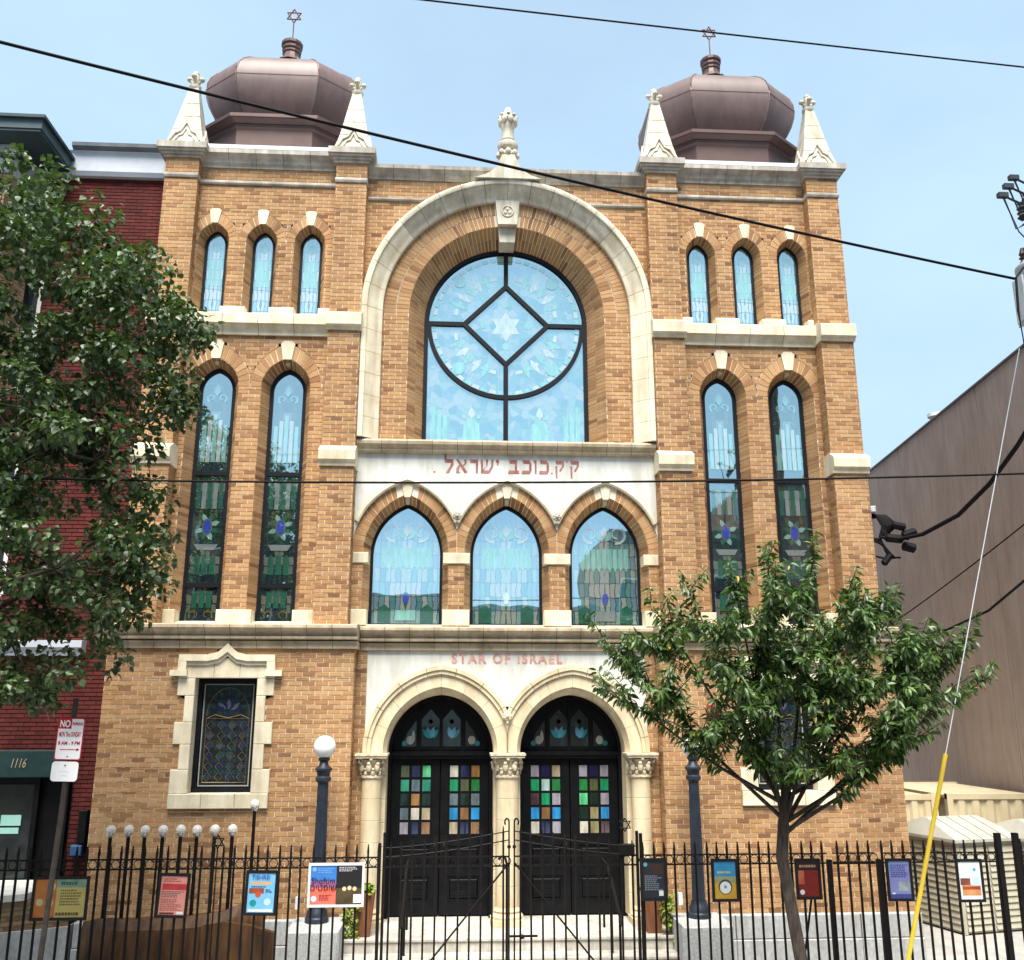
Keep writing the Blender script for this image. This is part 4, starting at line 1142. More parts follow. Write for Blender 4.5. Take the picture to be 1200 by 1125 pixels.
# doors
def streak(name, c, refl=.12): return motif_mat('door_glass_' + name, c, refl, streak=.85)
DG = {'O': streak('olive', (.10, .11, .04)), 'N': streak('navy', (.006, .006, .06)), 'G': streak('green', (.01, .30, .12)), 'E': streak('emerald', (.02, .20, .05)), 'S': streak('slate', (.14, .19, .22)),
      'T': streak('teal', (.03, .32, .19)), 'D': streak('dark', (.008, .025, .014)), 'A': streak('amber', (.34, .17, .05)), 'W': streak('white', (.62, .58, .50)), 'C': streak('cream', (.46, .38, .26)),
      'L': streak('lavender', (.34, .31, .38)), 'B': streak('brown', (.24, .12, .05)), 'U': streak('blue', (.03, .28, .62)), 'P': streak('plum', (.08, .04, .05)), 'Q': streak('aqua', (.40, .58, .55)), 'K': streak('khaki', (.32, .29, .14)), 'V': streak('vivid', (.12, .60, .26))}
GRID = [['ONV', 'TST', 'DAD', 'SWC', 'LNB'], ['WNA', 'GOE', 'SDS', 'UBU', 'CNB'], ['LNC', 'GQE', 'PGL', 'UBU', 'WNL'], ['LNL', 'EOG', 'VDL', 'DKU', 'WKP']]
gi = 0
for c in PC:
    # lining of the opening
    dm = MB()
    O = arch_pts(c, .855, .56, 3.09, 4.0, 3, 18); I = arch_pts(c, .80, .56, 3.09, 3.93, 3, 18)
    dm.band(O, I, .33, .62)
    dm.box(c - .80, c + .80, .36, .62, 2.98, 3.10); dm.box(c - .82, c + .82, .335, .40, 3.03, 3.075)
    dm.box(c - .80, c + .80, .54, .60, .56, 2.98)
    door = dm.build('doorway', BLACK, syn)
    tp = MB().prism_y(arch_pts(c, .80, 3.10, 3.11, 3.93, 0, 18), .45, .50).build('fanlight', BLACK, door)
    P = []
    for q, (dx, wd, hh) in enumerate(((-.53, .25, .42), (-.175, .30, .60), (.175, .30, .60), (.53, .25, .42))):
        x = c + dx; z0 = 3.17
        sg = -1 if dx < 0 else 1
        if q in (1, 2):
            P.append(([(x - wd / 2, z0), (x + wd / 2, z0), (x + wd / 2, z0 + hh * .72), (x, z0 + hh), (x - wd / 2, z0 + hh * .72)], 0))
            for an in (-.75, -.3, .3, .75): P.append((leafp(x, z0 + .13, .20, .085, PI / 2 + an), 2 if abs(an) < .5 else 3))
            for an in (-1, 1): P.append((ell(x + an * .085, z0 + .09, .045, .045), 3))
            P.append((ell(x, z0 + .045, .03, .04), 4)); P.append((ell(x, z0 + .40, .07, .06), 1)); P.append((ell(x, z0 + .40, .035, .035), 0))
        else:
            P.append(([(x - sg * -.12, z0), (x - sg * .12, z0), (x - sg * .12, z0 + hh), (x - sg * -.02, z0 + hh * .55)], 0))
            P.append((ell(x - sg * .02, z0 + .10, .06, .07), 1)); P.append((ell(x + sg * .07, z0 + .05, .045, .04), 3)); P.append((leafp(x - sg * .07, z0 + .05, .22, .06, PI / 2), 1))
    dk = [motif_mat('fan_%d_glass' % i, cc, .10, streak=.6) for i, cc in enumerate([(.022, .028, .028), (.46, .44, .40), (.12, .34, .50), (.02, .28, .32), (.30, .14, .04)])]
    m = MB()
    for k_, (p, mi) in enumerate(P): m.prism_y(p, .447 - .0007 * (k_ % 9), .452, mi)
    m.build('stained_glass', dk, tp)
    bars = MB()
    for dx in (-.36, 0, .36): bars.box(c + dx - .02, c + dx + .02, .425, .46, 3.10, 3.92 - abs(dx) * .55)
    bars.build('glazing_bar', BLACK, tp)
    for sg in (-1, 1):
        lx0, lx1 = (c - .80, c - .004) if sg < 0 else (c + .004, c + .80)
        lm = MB(); ly = .46; lc = (lx0 + lx1) / 2
        lm.box(lx0 + .004, lx1 - .004, ly, ly + .055, .58, 2.975)
        # raised stiles and rails round the glazed field and the panels below
        for (a, b, z0, z1) in ((lx0 + .006, lx0 + .13, .582, 2.97), (lx1 - .13, lx1 - .006, .582, 2.97)): lm.box(a, b, ly - .016, ly, z0, z1)
        for z0, z1 in ((.582, .78), (1.16, 1.26), (1.62, 1.74), (2.90, 2.972)): lm.box(lx0 + .131, lx1 - .131, ly - .014, ly, z0, z1)
        for z0, z1 in ((.82, 1.12), (1.30, 1.58)):
            lm.cbox(lx0 + .17, lx1 - .17, ly - .012, ly, z0, z1, .02)
            for k in range(3): lm.box(lx0 + .2, lx1 - .2, ly - .017, ly - .011, z0 + .06 + k * .09, z0 + .075 + k * .09)
        leaf_o = lm.build('door_leaf', BLACK, door)
        dx = 0
        for r_, row in enumerate(GRID[gi]):
            for q, ch in enumerate(row):
                x = lc + (q - 1) * .176; z = 2.775 - r_ * .221
                MB().prism_y([(x - .066, z - .09), (x + .066, z - .09), (x + .066, z + .09), (x - .066, z + .09)], ly - .004, ly + .002).build('pane', DG[ch], leaf_o)
        hm = MB()
        hx = lx1 - .07 if sg < 0 else lx0 + .07
        hm.tube([(hx, ly - .02, 1.42), (hx, ly - .075, 1.45), (hx, ly - .075, 1.62), (hx, ly - .02, 1.65)], .011, 6); hm.box(hx - .03, hx + .03, ly - .024, ly - .017, 1.38, 1.78)
        hm.build('handle', pmat('dark_bronze', (.03, .025, .02), rough=.35, metal=.8, bump=0), leaf_o)
        gi += 1

# steps
for k, (z1, y0) in enumerate(((.558, -1.02), (.372, -1.38), (.186, -1.74))):
    MB().box(-2.43, 2.43, y0, .70 if k == 0 else y0 + .358, 0.0, z1 - .05).build('step', STEPS, syn)
    st = bpy.data.objects[[o.name for o in syn.children if o.name.startswith('step')][-1]]
    ed = [-2.44, -1.15, .28, 1.42, 2.44] if k % 2 else [-2.44, -.62, 1.02, 2.44]
    for a, b in zip(ed[:-1], ed[1:]):
        MB().cbox(a + .002, b - .002, y0 - .025, (.68 if k == 0 else y0 + .356), z1 - .048, z1, .01).build('step_slab', STEPS, st)

# fixtures on the walls
al = thing('alarm_box', (3.27, -.5, 3.66), 'small red alarm bell box fixed high on the brick wall behind the tree', 'alarm box')
RP = pmat('red_enamel', (.30, .02, .02), (.40, .03, .03), rough=.4, bump=0)
MB().cbox(3.18, 3.36, -.60, -.505, 3.66, 3.84, .015).build('box', RP, al)
MB().lathe((3.27, -.6, 3.75), [(.0, -.02), (.06, -.02), (.06, .0), (.0, .01)], 12).build('bell', RP, al, smooth=True)
fl_ = thing('flood_light', (5.85, -.5, 3.20), 'small white flood light on the brick wall between the tree and the alley', 'light fixture')
WP = pmat('white_plastic', (.62, .64, .64), (.72, .73, .73), rough=.4, bump=0)
MB().box(5.80, 5.90, -.56, -.505, 3.24, 3.34).build('bracket', WP, fl_)
MB().lathe((5.82, -.62, 3.22), [(.0, .1), (.05, .09), (.065, 0.0), (.0, .0)], 12).build('lamp_head', WP, fl_, smooth=True)

# ================================================================== red brick neighbour on the left
red = thing('row_house', (-8.6, 1.0, 0), 'dark red brick row house with pale cornice and green shopfront beside the synagogue', 'row house')
RB = Bricks()
RB.plane(.35, -11.5, -6.32, 2.95, 13.42, [rect_block(-8.05, -6.95, 4.62, 4.88), rect_block(-9.9, -8.4, 5.6, 8.0), rect_block(-9.9, -8.4, 9.2, 11.6)], bh=.068, bl=.20)
RB.plane(.35, -6.92, -6.32, .9, 2.95, bh=.068, bl=.20)
RB.emit(red, REDBRICK, mortar=REDMORTAR)
MB().box(-11.5, -6.31, .8, 13, 0, 14.0).build('side_wall', REDMORTAR, red)
for z0 in (5.6, 9.2):
    wn = MB().band([(-9.9, z0), (-8.4, z0), (-8.4, z0 + 2.4), (-9.9, z0 + 2.4)], [(-9.8, z0 + .1), (-8.5, z0 + .1), (-8.5, z0 + 2.3), (-9.8, z0 + 2.3)], .42, .55, closed=True).box(-9.8, -8.5, .44, .53, z0 + 1.15, z0 + 1.22).build('window', pmat('white_sash', (.6, .6, .58), rough=.5, bump=0), red)
    MB().box(-9.8, -8.5, .50, .51, z0 + .1, z0 + 2.3).build('pane', glass_mat('house_glass', DARKS, refl=.3), wn)
CORW = pmat('pale_blue_painted_cornice', (.40, .43, .49), (.50, .53, .58), scale=2, rough=.6, bump=.05)
MB().prism_x([(.9, 13.42), (.26, 13.42), (.24, 13.46), (.22, 13.50), (.22, 13.86), (.18, 13.90), (.9, 13.90)], -8.68, -6.33).build('cornice', CORW, red)
MB().prism_x([(.9, 13.905), (.17, 13.905), (.10, 13.95), (.09, 14.02), (.9, 14.06)], -8.10, -6.33).build('gutter', pmat('dark_gutter', (.10, .11, .13), (.16, .17, .19), rough=.6), red)
# canted bay in tan brick with a green roof cornice
TB = Bricks()
bx0, by0, bx1, by1 = -8.70, .34, -8.84, -.55
dl = math.hypot(bx1 - bx0, by1 - by0); ux, uy = (bx1 - bx0) / dl, (by1 - by0) / dl
TB.region(lambda u, z, d: (bx0 + ux * u + (-uy) * d, by0 + uy * u + ux * d, z), 0.02, dl, 9.0, 12.93, ())
TB.plane(by1, -11.5, bx1, 9.0, 12.93)
tb = TB.emit(red, TANBRICK, mortar=pmat('tan_mortar', (.30, .24, .17), rough=.95))
MB().prism_z([(bx0 - .05, by0), (bx1 - .02, by1 + .05), (-11.5, by1 + .05), (-11.5, .7), (bx0 - .05, .7)], 9.0, 13.5).build('bay_core', REDMORTAR, red)
GREENP = pmat('dark_green_painted_cornice', (.020, .042, .050), (.030, .058, .066), rough=.5, bump=.03)
GREENL = pmat('grey_green_fascia', (.040, .070, .082), (.058, .092, .104), rough=.5, bump=.03)
MB().prism_z([(bx0 + .03, .45), (bx0 + .03, by0 - .02), (bx1 + .05, by1 - .06), (-11.5, by1 - .06), (-11.5, .45)], 12.94, 13.46).build('frieze', CORW, red)
MB().prism_z([(bx0 + .56, .45), (bx0 + .56, by0 - .1), (bx1 + .70, by1 - .48), (-11.5, by1 - .52), (-11.5, .45)], 13.465, 13.51).build('soffit', GREENP, red)
MB().prism_z([(bx0 + .58, .46), (bx0 + .58, by0 - .11), (bx1 + .72, by1 - .50), (-11.5, by1 - .54), (-11.5, .46)], 13.512, 13.69).build('fascia', GREENL, red)
MB().prism_z([(bx0 + .64, .47), (bx0 + .64, by0 - .15), (bx1 + .78, by1 - .56), (-11.5, by1 - .60), (-11.5, .47)], 13.692, 13.75).build('roof_edge', GREENP, red)
# shopfront
MB().prism_x([(.6, 4.62), (.22, 4.62), (.20, 4.70), (.14, 4.75), (.14, 4.86), (.6, 4.90)], -8.9, -6.95).build('shop_cornice', CORW, red)
fas = MB().cbox(-9.6, -6.96, .16, .34, 2.72, 3.13, .01).build('shop_fascia', pmat('bottle_green_fascia', (.010, .030, .030), (.016, .042, .042), rough=.55, bump=.02, spec=.2), red)
letters('house_number', '1116', .20, (-7.74, .155, 2.93), pmat('tarnished_gilt', (.32, .26, .17), rough=.5, bump=0), fas, .006, xscale=.62, shear=.28)
sf = MB().box(-9.6, -6.94, .40, .60, .9, 2.72); sf.box(-9.6, -9.5, .30, .4, .9, 2.72); sf.box(-7.06, -6.96, .30, .4, .9, 2.72); sf.box(-7.50, -7.42, .30, .4, .9, 2.72)
sh = sf.build('shopfront', BLACK, red)
MB().box(-9.5, -7.51, .385, .395, 1.1, 2.6).build('shop_window', glass_mat('shop_glass', [(.006, .008, .008), (.012, .014, .012)], refl=.04, lead=.0), sh)
MINT = pmat('mint_paper', (.24, .52, .45), (.34, .60, .53), rough=.6, bump=0)
MB().box(-7.99, -7.68, .372, .38, 1.98, 2.14).build('notice', MINT, sh); MB().box(-7.99, -7.70, .372, .38, 1.86, 1.95).build('notice', MINT, sh)
mb_ = thing('letter_box', (-6.66, .25, 1.55), 'narrow dark letter box with a blue base on the red brick wall', 'letter box')
MB().cbox(-6.73, -6.60, .20, .33, 1.72, 2.22, .01).build('box', BLACK, mb_); MB().cbox(-6.80, -6.63, .18, .33, 1.55, 1.70, .01).build('base', pmat('blue_plastic', (.02, .08, .20), rough=.5, bump=0), mb_)
# low canted area wall: tan brick on a granite plinth with a white coping
aw = thing('area_wall', (-7.3, -.9, 0), 'low tan brick area wall on pale granite in front of the red house', 'low wall')
AW = Bricks()
ax0, ay0, ax1, ay1 = -6.42, -.60, -7.95, -1.35
dl2 = math.hypot(ax1 - ax0, ay1 - ay0); vx, vy = (ax1 - ax0) / dl2, (ay1 - ay0) / dl2
nxw, nyw = -vy, vx
if nyw > 0: nxw, nyw = -nxw, -nyw
AW.region(lambda u, z, d: (ax0 + vx * u + nxw * d, ay0 + vy * u + nyw * d, z), 0, dl2, .70, 1.10, ())
AW.emit(aw, TANBRICK, mortar=pmat('tan_mortar', (.30, .24, .17), rough=.95))
def canted(nm, off, z0, z1, mat):
    a = (ax0 + nxw * off, ay0 + nyw * off); b = (ax1 + nxw * off, ay1 + nyw * off)
    return MB().prism_z([a, b, (ax1, .35), (ax0, .35)], z0, z1).build(nm, mat, aw)
canted('plinth', .05, 0, .70, GRANITEW); canted('core', -.02, .701, 1.10, REDMORTAR)
MB().prism_z([(-6.95 + nxw * .04, ay0 + vy / vx * (-6.95 - ax0) + nyw * .04), (ax1 + nxw * .04, ay1 + nyw * .04), (ax1, .3), (-6.95, .3)], 1.101, 1.19).build('coping', PANEL, aw)

# ================================================================== brown building on the right, boxes in the alley
br = thing('warehouse', (11.5, 8, 0), 'tall windowless brown stucco building beyond the alley', 'building')
STUC = pmat('brown_stucco', grime=.17, c1=(.34, .27, .238), c2=(.41, .34, .305), scale=1.1, rough=.9, bump=.25, bscale=25, stretch=(1, 1, .6), lo=.3, hi=.72)
def wx(y): return 10.473 + .1204 * y
ys = [-3.0, 1.2, 4.0, 9.2, 14.0, 20.0]
for a, b in zip(ys[:-1], ys[1:]):
    MB().prism_z([(wx(a + .02), a + .02), (wx(a + .02) + .25, a + .02), (wx(b - .02) + .25, b - .02), (wx(b - .02), b - .02)], 0, 10.98).build('wall_panel', STUC, br)
MB().prism_z([(wx(-2.98) + .02, -2.98), (25, -2.98), (25, 20), (wx(19.9) + .02, 20)], 0, 10.93).build('core', pmat('dark_stucco_joint', (.07, .045, .038), rough=.9), br)
MB().prism_z([(wx(-3.0) - .03, -3.0), (wx(-3.0) + .32, -3.0), (wx(20) + .32, 20), (wx(20) - .03, 20)], 10.982, 11.03).build('coping', pmat('dark_metal_coping', (.10, .08, .075), rough=.5, metal=.3), br)
MB().lathe((11.95, 7.6, 0), [(.16, 10.9), (.16, 11.42), (.22, 11.43), (.22, 11.52), (.0, 11.54)], 14).build('roof_vent', ZINC, br, smooth=True)
MB().box(wx(-2.2) - .02, wx(-2.2) + .1, -2.5, -1.4, 4.2, 5.2).build('louvre', BLACK, br)

TANM = pmat('tan_container_paint', (.50, .42, .27), (.60, .52, .36), scale=2.5, rough=.55, bump=.1, bscale=20)
def container(x0, x1, y0, y1, h, label, lettered):
    t = thing('shipping_container', ((x0 + x1) / 2, (y0 + y1) / 2, 0), label, 'container', 'shipping containers')
    b = MB(); n = int((x1 - x0) / .28); wv = (x1 - x0 - .2) / n
    P = [(x0 + .1, y0 + .04)]
    for k in range(n):
        xx = x0 + .1 + k * wv
        P += [(xx + wv * .1, y0 + .06), (xx + wv * .35, y0 + .06), (xx + wv * .5, y0 + .015), (xx + wv * .85, y0 + .015), (xx + wv, y0 + .04)]
    b.prism_z(P + [(x1 - .1, y1), (x0 + .1, y1)], .12, h - .08); b.build('corrugated_side', TANM, t)
    MB().box(x0, x1, y0, y0 + .1, h - .10, h).box(x0, x1, y1 - .1, y1, h - .1, h).build('top_rail', TANM, t)
    MB().box(x0, x1, y0, y1, .04, .14).build('base_frame', TANM, t)
    MB().box(x0 + .05, x1 - .05, y0 + .02, y1 - .02, h - .085, h - .03).build('roof', TANM, t)
    for xx in (x0, x1 - .12):
        MB().box(xx, xx + .12, y0 - .005, y0 + .115, .0, h + .012).build('corner_post', TANM, t)
    if lettered:
        for k, ch in enumerate('WCSU1'): letters('marking', ch, .13, (x0 + .62, y0 + .008, h - .42 - k * .15), BLACK, t, .003)
    return t
container(6.6, 8.72, 3.3, 9.2, 2.14, 'tan corrugated shipping container with black upright lettering at the alley corner', True)
container(8.90, 10.85, 3.25, 6.6, 2.15, 'tan corrugated shipping container behind the resin shed', False)
# resin sheds with louvred walls
SHED = pmat('beige_resin', (.38, .36, .28), (.45, .43, .35), scale=5, rough=.5, bump=.05)
SHEDR = pmat('pale_resin_roof', (.40, .39, .33), (.47, .46, .40), scale=4, rough=.5, bump=.05)
def shed(ox, oy, rz, wd, dp, h, label):
    t = thing('storage_shed', (ox, oy, 0), label, 'shed', 'resin sheds in the alley')
    cs, sn = math.cos(rz), math.sin(rz)
    def bl(nm, mb, mat):
        mb.v = [(ox + x * cs - y * sn, oy + x * sn + y * cs, z) for x, y, z in mb.v]
        return mb.build(nm, mat, t)
    bl('body', MB().box(.03, wd - .03, .03, dp - .03, .02, h), SHED)
    for a in (0, wd - .07):
        for b_ in (0, dp - .07): bl('corner_post', MB().cbox(a, a + .07, b_, b_ + .07, 0, h, .01), SHED)
    nS = 13
    for k in range(nS):
        z0 = .06 + k * (h - .14) / nS; z1 = z0 + (h - .14) / nS - .004
        for (a, b_) in ((.08, wd / 2 - .02), (wd / 2 + .02, wd - .08)):
            bl('louvre', MB().prism_x([(.03, z0), (-.012, z0), (.018, z1), (.03, z1)], a, b_), SHED)
        for (a, b_) in ((.08, dp / 2 - .02), (dp / 2 + .02, dp - .08)):
            m = MB().prism_x([(.03, z0), (-.012, z0), (.018, z1), (.03, z1)], a, b_)
            m.v = [(y, x, z) for x, y, z in m.v]
            bl('louvre', m, SHED)
    rf = MB()
    e = .06
    rf.loft([[(-e, -e, h), (wd + e, -e, h), (wd + e, dp + e, h), (-e, dp + e, h)], [(-e, -e, h + .05), (wd + e, -e, h + .05), (wd + e, dp + e, h + .05), (-e, dp + e, h + .05)], [(.10, dp * .46, h + .34), (wd - .10, dp * .46, h + .34), (wd - .10, dp * .54, h + .34), (.10, dp * .54, h + .34)]], True, True)
    bl('roof', rf, SHEDR)
    for k in range(1, 5):
        bl('roof_rib', MB().loft([[(wd * k / 5 - .012, -e, h + .051), (wd * k / 5 + .012, -e, h + .051), (wd * k / 5 + .012, -e, h + .07), (wd * k / 5 - .012, -e, h + .07)], [(wd * k / 5 - .012, dp * .46, h + .338), (wd * k / 5 + .012, dp * .46, h + .338), (wd * k / 5 + .012, dp * .46, h + .36), (wd * k / 5 - .012, dp * .46, h + .36)]], True, True), SHEDR)
shed(7.95, 1.25, R(14), 1.35, 1.7, 1.50, 'beige louvred resin shed next to the synagogue corner')
shed(9.45, .70, R(14), 1.6, 1.9, 1.50, 'beige louvred resin shed further along the alley by the brown wall')
# ================================================================== opposite side of the street (seen mirrored in the windows)
def opp_house(x0, x1, h, mat, label):
    t = thing('row_house', ((x0 + x1) / 2, -24, 0), label, 'row house', 'houses across the street')
    MB().box(x0 + .01, x1 - .01, -30, -21.0, 0, h).build('wall', mat, t)
    MB().prism_x([(-20.5, h - .1), (-20.45, h - .3), (-21.02, h - .6), (-21.02, h), (-20.5, h)], x0 + .02, x1 - .02).build('cornice', pmat('dark_cornice', (.06, .05, .045), (.09, .08, .07), rough=.6), t)
    n = max(2, int((x1 - x0) / 1.9)); st = max(2, int(h / 3.2))
    for i in range(n):
        for j in range(st):
            cx = x0 + (x1 - x0) * (i + .5) / n; z0 = 1.6 + j * (h - 2.2) / st
            wn = MB().box(cx - .5, cx + .5, -21.02, -20.96, z0, z0 + 1.7).build('window', PANEL, t)
            MB().box(cx - .42, cx + .42, -20.955, -20.95, z0 + .08, z0 + 1.62).build('pane', MATS['black_paint'], wn)
BRN = pmat('brownstone', (.16, .10, .075), (.22, .15, .11), scale=2, rough=.9); BRK2 = pmat('dull_brick', (.20, .085, .06), (.28, .13, .09), scale=6, rough=.9)
opp_house(-22, -9.6, 13.4, BRK2, 'tall dull red brick row house across the street')
opp_house(-9.6, -5.6, 10.3, BRN, 'three storey brownstone row house across the street')
opp_house(-5.6, -.4, 8.2, PANEL, 'white painted row house across the street')
opp_house(-.4, 5.2, 7.8, BRK2, 'low brick row house across the street')
opp_house(5.2, 10.9, 10.9, BRN, 'brownstone row house with dark cornice across the street')
opp_house(10.9, 24, 12.9, BRK2, 'tallest brick row house at the far end across the street')

# ================================================================== forecourt: pedestals, lamp posts, planters, handrails
NAVY = pmat('blue_black_iron', (.012, .018, .030), (.022, .032, .050), scale=5, rough=.45, bump=.06, bscale=40)
OPAL = pmat('opal_glass', (.78, .79, .78), (.84, .85, .84), scale=2, rough=.25, bump=0)
for s, lab, lab2 in ((-1, 'granite pedestal under the lamp post beside the menorah', 'blue black iron lamp post with white globe beside the menorah sculpture'),
                     (1, 'granite pedestal under the lamp post behind the street tree', 'blue black iron lamp post with white globe half hidden by the street tree')):
    x0, x1 = min(s * 2.39, s * 3.12), max(s * 2.39, s * 3.12)
    pd = MB().cbox(x0, x1, -1.62, -.72, 0, .80, .03).build('pedestal', GRANITE, None)
    props(pd, lab, 'pedestal', 'lamp pedestals')
    lx, ly = s * 2.78, -1.05
    t = thing('lamp_post', (lx, ly, .80), lab2, 'lamp post', 'lamp posts on pedestals')
    b = MB(); b.lathe((lx, ly, 0), [(.17, .80), (.17, .86), (.15, .88), (.145, .95), (.12, .98), (.115, 1.03)], 16, rot=PI / 16); b.build('base', NAVY, t, smooth=True)
    nF = 24; rings = []
    for z, r in ((1.03, .098), (1.6, .092), (2.2, .085), (2.72, .078)):
        rings.append([(lx + (r - .007 * (k % 2)) * math.cos(2 * PI * k / nF), ly + (r - .007 * (k % 2)) * math.sin(2 * PI * k / nF), z) for k in range(nF)])
    MB().loft(rings, True, True).build('fluted_shaft', NAVY, t)
    MB().lathe((lx, ly, 0), [(.085, 2.71), (.115, 2.74), (.115, 2.78), (.09, 2.80), (.10, 2.86), (.125, 2.885), (.125, 2.91), (.075, 2.95), (.06, 3.0), (.085, 3.03), (.085, 3.06), (.05, 3.07)], 16).build('capital', NAVY, t, smooth=True)
    MB().sphere((lx, ly, 3.215), .165, 24, 16).build('globe', OPAL, t, smooth=True)
    ob = MB().box(lx - s * .0 - .31, lx - .25, ly - .05, ly + .02, .98, 1.14).build('outlet_box', ZINC, t)

WOOD = pmat('rusty_steel_planter', (.13, .045, .018), (.22, .085, .035), scale=3, rough=.7, bump=.1, bscale=25, stretch=(4, 4, .6))
IVY = pmat('ivy_leaf', (.10, .17, .015), (.26, .34, .04), scale=18, rough=.5, bump=0)
def leaf_cards(pos, size, seed, tilt=1.0, asp=.6, hang=0.0):
    """small folded leaves: returns an MB"""
    g = np.random.default_rng(seed); m = MB()
    for p in pos:
        a = g.uniform(0, 2 * PI); e = g.uniform(-.9, .5) * tilt - hang; L_ = size * g.uniform(.7, 1.25)
        d = Vector((math.cos(a) * math.cos(e), math.sin(a) * math.cos(e), math.sin(e)))
        sd_ = d.cross(Vector((0, 0, 1))); sd_.normalize(); up_ = sd_.cross(d)
        ro = g.uniform(-.7, .7); w_ = sd_ * math.cos(ro) + up_ * math.sin(ro); nn = d.cross(w_)
        p = Vector(p); hw = L_ * asp / 2
        m.add([p, p + d * L_ * .45 + w_ * hw + nn * hw * .25, p + d * L_, p + d * L_ * .45 - w_ * hw + nn * hw * .25, p + d * L_ * .45], [(0, 1, 4), (1, 2, 4), (2, 3, 4), (3, 0, 4)], g.uniform())
    return m
for s, lab in ((-1, 'tall rusty brown planter with trailing ivy by the lamp pedestal left of the doors'), (1, 'tall rusty brown planter with leafy plant behind the black notice')):
    px_ = s * 2.14
    t = thing('planter', (px_, -.80, .558), lab, 'planter', 'planters flanking the doors')
    MB().loft([[(px_ + a * k, -.80 + b * k, z) for a, b in ((-1, -1), (1, -1), (1, 1), (-1, 1))] for k, z in ((.10, .558), (.155, 1.13), (.155, 1.16), (.13, 1.16), (.13, 1.11))], True, True).build('pot', WOOD, t)
    g = np.random.default_rng(20 + s)
    P = []
    for k in range(150):
        a = g.uniform(0, 2 * PI); r_ = g.uniform(0, .17); P.append((px_ + r_ * math.cos(a), -.80 + r_ * math.sin(a), 1.15 + g.uniform(0, .12)))
    for q in range(9):
        a = g.uniform(-2.8, -.3); ln = g.uniform(.3, .75); ox = px_ + s * .16 * g.uniform(.5, 1.6)
        for k in range(22): P.append((ox + g.uniform(-.05, .05), -.95 + g.uniform(-.08, .08), 1.12 - ln * k / 22 + g.uniform(-.02, .02)))
    leaf_cards(P, .075, 31 + s, asp=.8, hang=.5).build('foliage', IVY, t, kind='stuff', tint=True)
for s, lab in ((-1, 'slim black iron handrail on the steps in front of the left pair of doors'), (1, 'slim black iron handrail on the steps in front of the right pair of doors')):
    hx = -1.52 if s < 0 else 1.46
    t = thing('handrail', (hx, -1.3, 0), lab, 'handrail', 'handrails on the steps')
    MB().tube([(hx, -.35, 1.52), (hx, -.9, 1.50), (hx, -1.95, .98), (hx, -2.02, .90)], .022, 8).build('rail', IRON, t)
    MB().tube([(hx, -.45, .558), (hx, -.45, 1.52)], .018, 8).build('post', IRON, t); MB().tube([(hx, -1.9, 0), (hx, -1.9, 1.0)], .018, 8).build('post', IRON, t); MB().tube([(hx, -1.2, .373), (hx, -1.2, 1.35)], .016, 8).build('post', IRON, t)

# ================================================================== menorah sculpture
men = thing('menorah', (-4.5, -1.7, 0), 'rusted steel menorah sculpture with nine clear globes on black rods', 'menorah')
RUST = pmat('dark_rusted_steel', (.040, .017, .007), (.165, .075, .026), scale=4.5, rough=.6, bump=.3, bscale=14, stretch=(2.2, 1, .5), lo=.32, hi=.70)
st_ = [(-5.80, .98, .34, .10), (-5.62, 1.02, .26, .20), (-5.2, 1.015, .20, .27), (-4.7, 1.03, .18, .30), (-4.25, 1.06, .18, .30), (-3.95, 1.10, .20, .28), (-3.70, 1.20, .26, .20), (-3.52, 1.30, .36, .12), (-3.40, 1.36, .60, .06)]
rings = []
for (x, zt, zb, th) in st_:
    zc, hh = (zt + zb) / 2, (zt - zb) / 2
    rings.append([(x, -1.7 - th, zc + hh * .72), (x, -1.7 - th * .55, zt), (x, -1.7 + th * .4, zt - .02), (x, -1.7 + th, zc), (x, -1.7 + th * .6, zb), (x, -1.7 - th * .4, zb - .01), (x, -1.7 - th * 1.1, zc - hh * .3)])
bsq = MB().loft(rings, True, True).build('hull', RUST, men, smooth=True)
rings = []
for (x, zt, zb, th) in ((-4.15, .98, .30, .02), (-3.85, 1.02, .24, .05), (-3.5, .97, .22, .06), (-3.2, .88, .26, .05)):
    rings.append([(x, -2.06 - th, zb), (x, -2.06 - th, zt), (x, -2.02 + th, zt - .01), (x, -2.02 + th, zb)])
MB().loft(rings, True, True).build('side_plate', RUST, men)
for xx in (-5.2, -4.3, -3.6): MB().cbox(xx - .14, xx + .14, -1.86, -1.54, 0, .26, .02).build('support_stone', GRANITE, men)
CLEAR = bpy.data.materials.new('clear_globe_glass'); CLEAR.use_nodes = True
_p = CLEAR.node_tree.nodes['Principled BSDF']; _p.inputs['Base Color'].default_value = (.92, .90, .86, 1); _p.inputs['Roughness'].default_value = .04; _p.inputs['Transmission Weight'].default_value = .45; _p.inputs['IOR'].default_value = 1.25
CHROME = pmat('silver_cup', (.55, .54, .52), (.7, .69, .67), rough=.25, metal=.9, bump=0)
px_list = [(-5.57 + .236 * k, 2.12, -1.70 + .03 * math.sin(k * 2.1)) for k in range(8)] + [(-3.63, 2.45, -1.68)]
for k, (x, z, y) in enumerate(px_list):
    rod = MB().tube([(x, y, .95 if k < 7 else 1.0), (x, y, z - .06)], .026 if k < 8 else .024, 8).build('rod', IRON, men)
    MB().lathe((x, y, 0), [(.02, z - .085), (.035, z - .075), (.05, z - .05), (.058, z - .02), (.0, z - .02)], 12).build('cup', CHROME, rod, smooth=True)
    MB().sphere((x, y, z + .012), .068, 16, 12).build('globe', CLEAR, rod, smooth=True)

